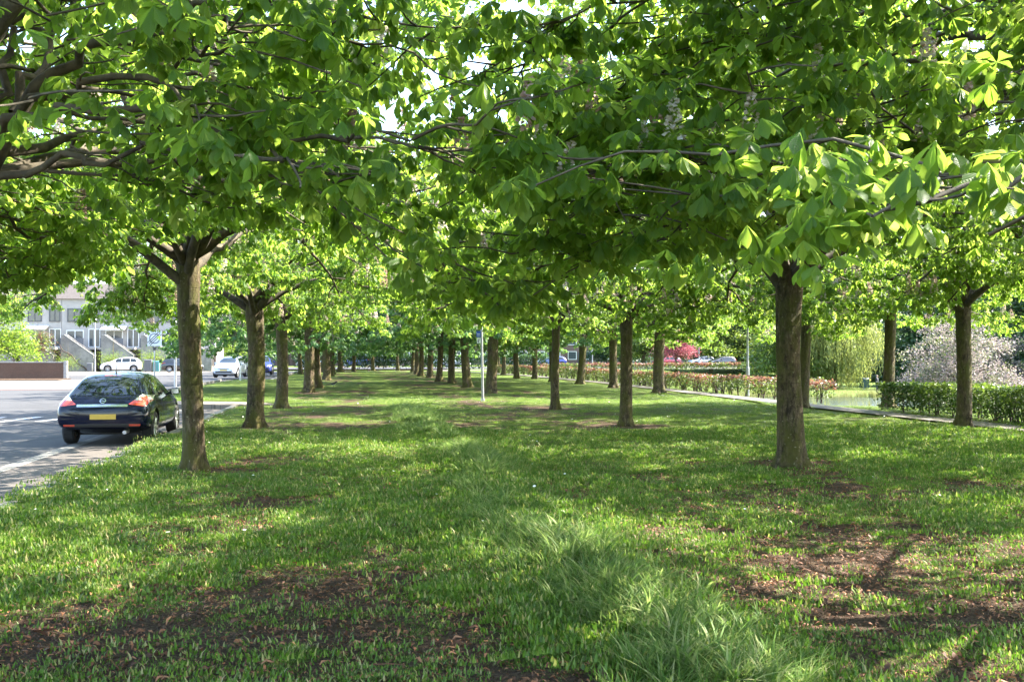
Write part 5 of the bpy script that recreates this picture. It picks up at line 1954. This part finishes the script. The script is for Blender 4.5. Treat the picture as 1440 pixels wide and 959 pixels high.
YH = 121.0
UW = 4.25
HL = ['white house at the far left behind the bright yellow green tree', 'white house with the first concrete stair, beside the reddish shrub', 'white house with the bare climbing stem on its stair', 'white house whose stair ends behind the white crossover', 'white house behind the square sign', 'white house mostly hidden by leaves at the right of the terrace', 'last white house of the terrace beyond the dark car']
for i in range(7):
    x1 = -40.8 + i * UW      # lower right end of this house's stair
    hx0, hx1 = x1 - UW + 0.02, x1 - 0.02
    h = empty('terraced_house', (x1, YH, ROAD_Z), HL[i], 'house', 'white terraced houses')
    a, b = hx0 - x1, hx1 - x1
    m = MB(); m.box(a, b, 3.0, 11, -.2, 8.2); m.build('wall', M['render'], h)
    m = MB(); m.prism([(2.7, 8.21), (11.3, 8.21), (7, 10.2)], 'x', a - .01, b + .01); rf = m.build('roof', M['roof'], h)
    m = MB(); m.box(a + .6, a + 1.2, 7.5, 8.2, 9.0, 11.0); m.build('chimney', M['brick_far'], rf)
    # balcony slab and dark garage below
    m = MB(); m.box(a + .1, b - .1, 0.9, 2.98, 2.42, 2.66); bl = m.build('balcony', M['coping'], h)
    for k in range(3):
        m = MB(); m.box(a + .35 + k * .86, a + 1.15 + k * .86, .93, .97, 2.68, 3.72); m.build('railing', M['railing'], bl)
    m = MB(); m.box(a + .5, a + 3.0, 2.90, 2.99, -.1, 2.2); g = m.build('garage_door', M['darkframe'], h)
    m = MB(); m.box(a + 3.5, a + 4.3, 2.92, 2.99, -.1, 2.1); m.build('door', M['stair_tread'], h)
    for wx, ww, wz, wh_ in ((a + .5, 1.9, 2.9, 1.75), (a + 2.9, 1.3, 2.7, 2.1), (a + .6, 1.5, 5.6, 1.5), (a + 2.9, 1.2, 5.6, 1.5)):
        m = MB()
        for (c0, c1, d0, d1) in ((wx, wx + ww, wz, wz + .09), (wx, wx + ww, wz + wh_ - .09, wz + wh_), (wx, wx + .09, wz + .09, wz + wh_ - .09), (wx + ww - .09, wx + ww, wz + .09, wz + wh_ - .09), (wx + ww * .5 - .04, wx + ww * .5 + .04, wz + .09, wz + wh_ - .09)):
            m.box(c0, c1, 2.90, 3.02, d0, d1)
        fr = m.build('window', M['frame'] if wz < 5 else M['darkframe'], h)
        m = MB(); m.box(wx + .05, wx + ww - .05, 2.96, 2.995, wz + .05, wz + wh_ - .05); m.build('pane', M['win'], fr)
    if i % 2 == 0:
        m = MB(); m.prism([(2.98, 5.2), (2.98, 5.12), (1.2, 4.65), (1.2, 4.73)], 'x', a + .3, a + 2.9); m.build('awning', M['awning'], h)
    # stair between two sloping parapets, rising to the left
    zb, zt_ = 1.72, 4.0
    for yy_, nm in ((-.35, 'stair_parapet'), (.82, 'stair_parapet')):
        m = MB(); m.prism([(0.0, -.2), (0.0, zb), (-3.1, zt_), (-3.45, zt_), (-3.45, -.2)], 'y', yy_, yy_ + .16); pp = m.build(nm, M['concrete'], h)
        m = MB(); m.prism([(0.03, zb + .003), (0.03, zb + .09), (-3.09, zt_ + .09), (-3.45, zt_ + .09), (-3.45, zt_ + .003), (-3.1, zt_ + .003)], 'y', yy_ - .03, yy_ + .19); m.build('coping', M['coping'], pp)
    m = MB()
    for k in range(12):
        m.box(-3.1 + k * .258, -3.1 + (k + 1) * .258 - .002, -.188, .818, -.2, 2.62 - k * .19)
    m.build('stair', M['stair_tread'], h)

# bare stem climbing on the third stair
cs = empty('climbing_plant', (-28.3, 120.4, ROAD_Z), 'thick bare twisted stem leaning against the concrete stair', 'plant')
tb_ = Tubes()
tb_.add(spline([(-.2, 0, 0), (-.7, -.05, .5), (-1.5, .0, 1.0), (-2.0, .05, 1.8), (-2.9, .0, 2.3), (-3.3, .05, 3.0)], 16), np.linspace(.10, .04, 16), 7)
tb_.add(spline([(-1.5, 0, 1.0), (-1.2, -.1, 1.3), (-.9, -.05, 1.45)], 6), np.linspace(.05, .02, 6), 5)
tb_.add(spline([(-2.0, 0, 1.8), (-2.6, -.1, 1.7), (-3.2, -.05, 2.0)], 6), np.linspace(.05, .02, 6), 5)
obj('stem', tb_.mesh('stem', M['dark_wood']), cs)

# ------------------------------------------------------------------ houses closing the view
FH = [(-34, 182, 'dark brick row house far beyond the road at the left'), (-22, 181, 'dark brick row house beyond the road side row'), (-10, 180, 'dark brick row house left of the avenue end'), (2, 179, 'dark brick row house behind the avenue end'),
      (14, 179, 'dark brick row house right of the avenue end'), (26, 180, 'dark brick row house behind the middle row'), (38, 181, 'dark brick row house seen past the sign pole'), (50, 182, 'pale gabled row house behind the hedge side row'), (62, 184, 'dark brick row house behind the copper hedge'), (74, 186, 'last dark brick row house near the pink tree')]
for i, (x0, y0, lb) in enumerate(FH):
    h = empty('row_house', (x0, y0, 0), lb, 'house', 'brick row houses beyond the park')
    wm = M['render'] if 'pale' in lb else M['brick_far']
    m = MB(); m.box(0, 11.9, 0, 9, -.3, 5.6); m.build('wall', wm, h)
    m = MB(); m.prism([(-.4, 5.61), (9.4, 5.61), (4.5, 8.6)], 'x', -.02, 11.92); m.build('roof', M['roof'], h)
    for wx in (.8, 3.7, 6.8, 9.6):
        for wz in (.9, 3.5):
            m = MB()
            for (c0, c1, d0, d1) in ((wx, wx + 1.6, wz, wz + .1), (wx, wx + 1.6, wz + 1.4, wz + 1.5), (wx, wx + .1, wz + .1, wz + 1.4), (wx + 1.5, wx + 1.6, wz + .1, wz + 1.4)):
                m.box(c0, c1, -.09, .02, d0, d1)
            fr = m.build('window', M['frame'], h)
            m = MB(); m.box(wx + .05, wx + 1.55, -.04, -.005, wz + .05, wz + 1.45); m.build('pane', M['win'], fr)
    for dx in (2.6, 8.6):
        m = MB(); m.box(dx, dx + .95, -.06, -.004, -.1, 2.2); m.build('door', M['darkframe'], h)

# ------------------------------------------------------------------ light
AZ, EL = R(80), R(46)
to_sun = Vector((math.sin(AZ) * math.cos(EL), math.cos(AZ) * math.cos(EL), math.sin(EL)))
sd_ = bpy.data.lights.new('sun', 'SUN')
sd_.energy = 4.7
sd_.angle = R(0.53)
sd_.color = (1.0, 0.93, 0.80)
so = bpy.data.objects.new('sun', sd_)
COL.objects.link(so)
so.rotation_euler = to_sun.to_track_quat('Z', 'Y').to_euler()
so.location = (30, 20, 40)
w = bpy.data.worlds.new('World')
scene.world = w
w.use_nodes = True
nt = w.node_tree
bg = nt.nodes.get('Background') or nt.nodes.new('ShaderNodeBackground')
sk = nt.nodes.new('ShaderNodeTexSky')
sk.sky_type = 'NISHITA'
sk.sun_disc = False
sk.sun_elevation = EL
sk.sun_rotation = AZ
sk.dust_density = 1.5
nt.links.new(sk.outputs[0], bg.inputs[0])
bg.inputs[1].default_value = 0.15

scene.view_settings.view_transform = 'Standard'
scene.view_settings.look = 'None'
scene.view_settings.exposure = 2.9
scene.view_settings.gamma = 1.0
scene.view_settings.use_curve_mapping = False
cy = scene.cycles
cy.max_bounces = 8
cy.diffuse_bounces = 4
cy.glossy_bounces = 3
cy.transmission_bounces = 4
cy.transparent_max_bounces = 4
cy.caustics_reflective = False
cy.caustics_refractive = False
cy.sample_clamp_indirect = 6.0
cy.use_denoising = True
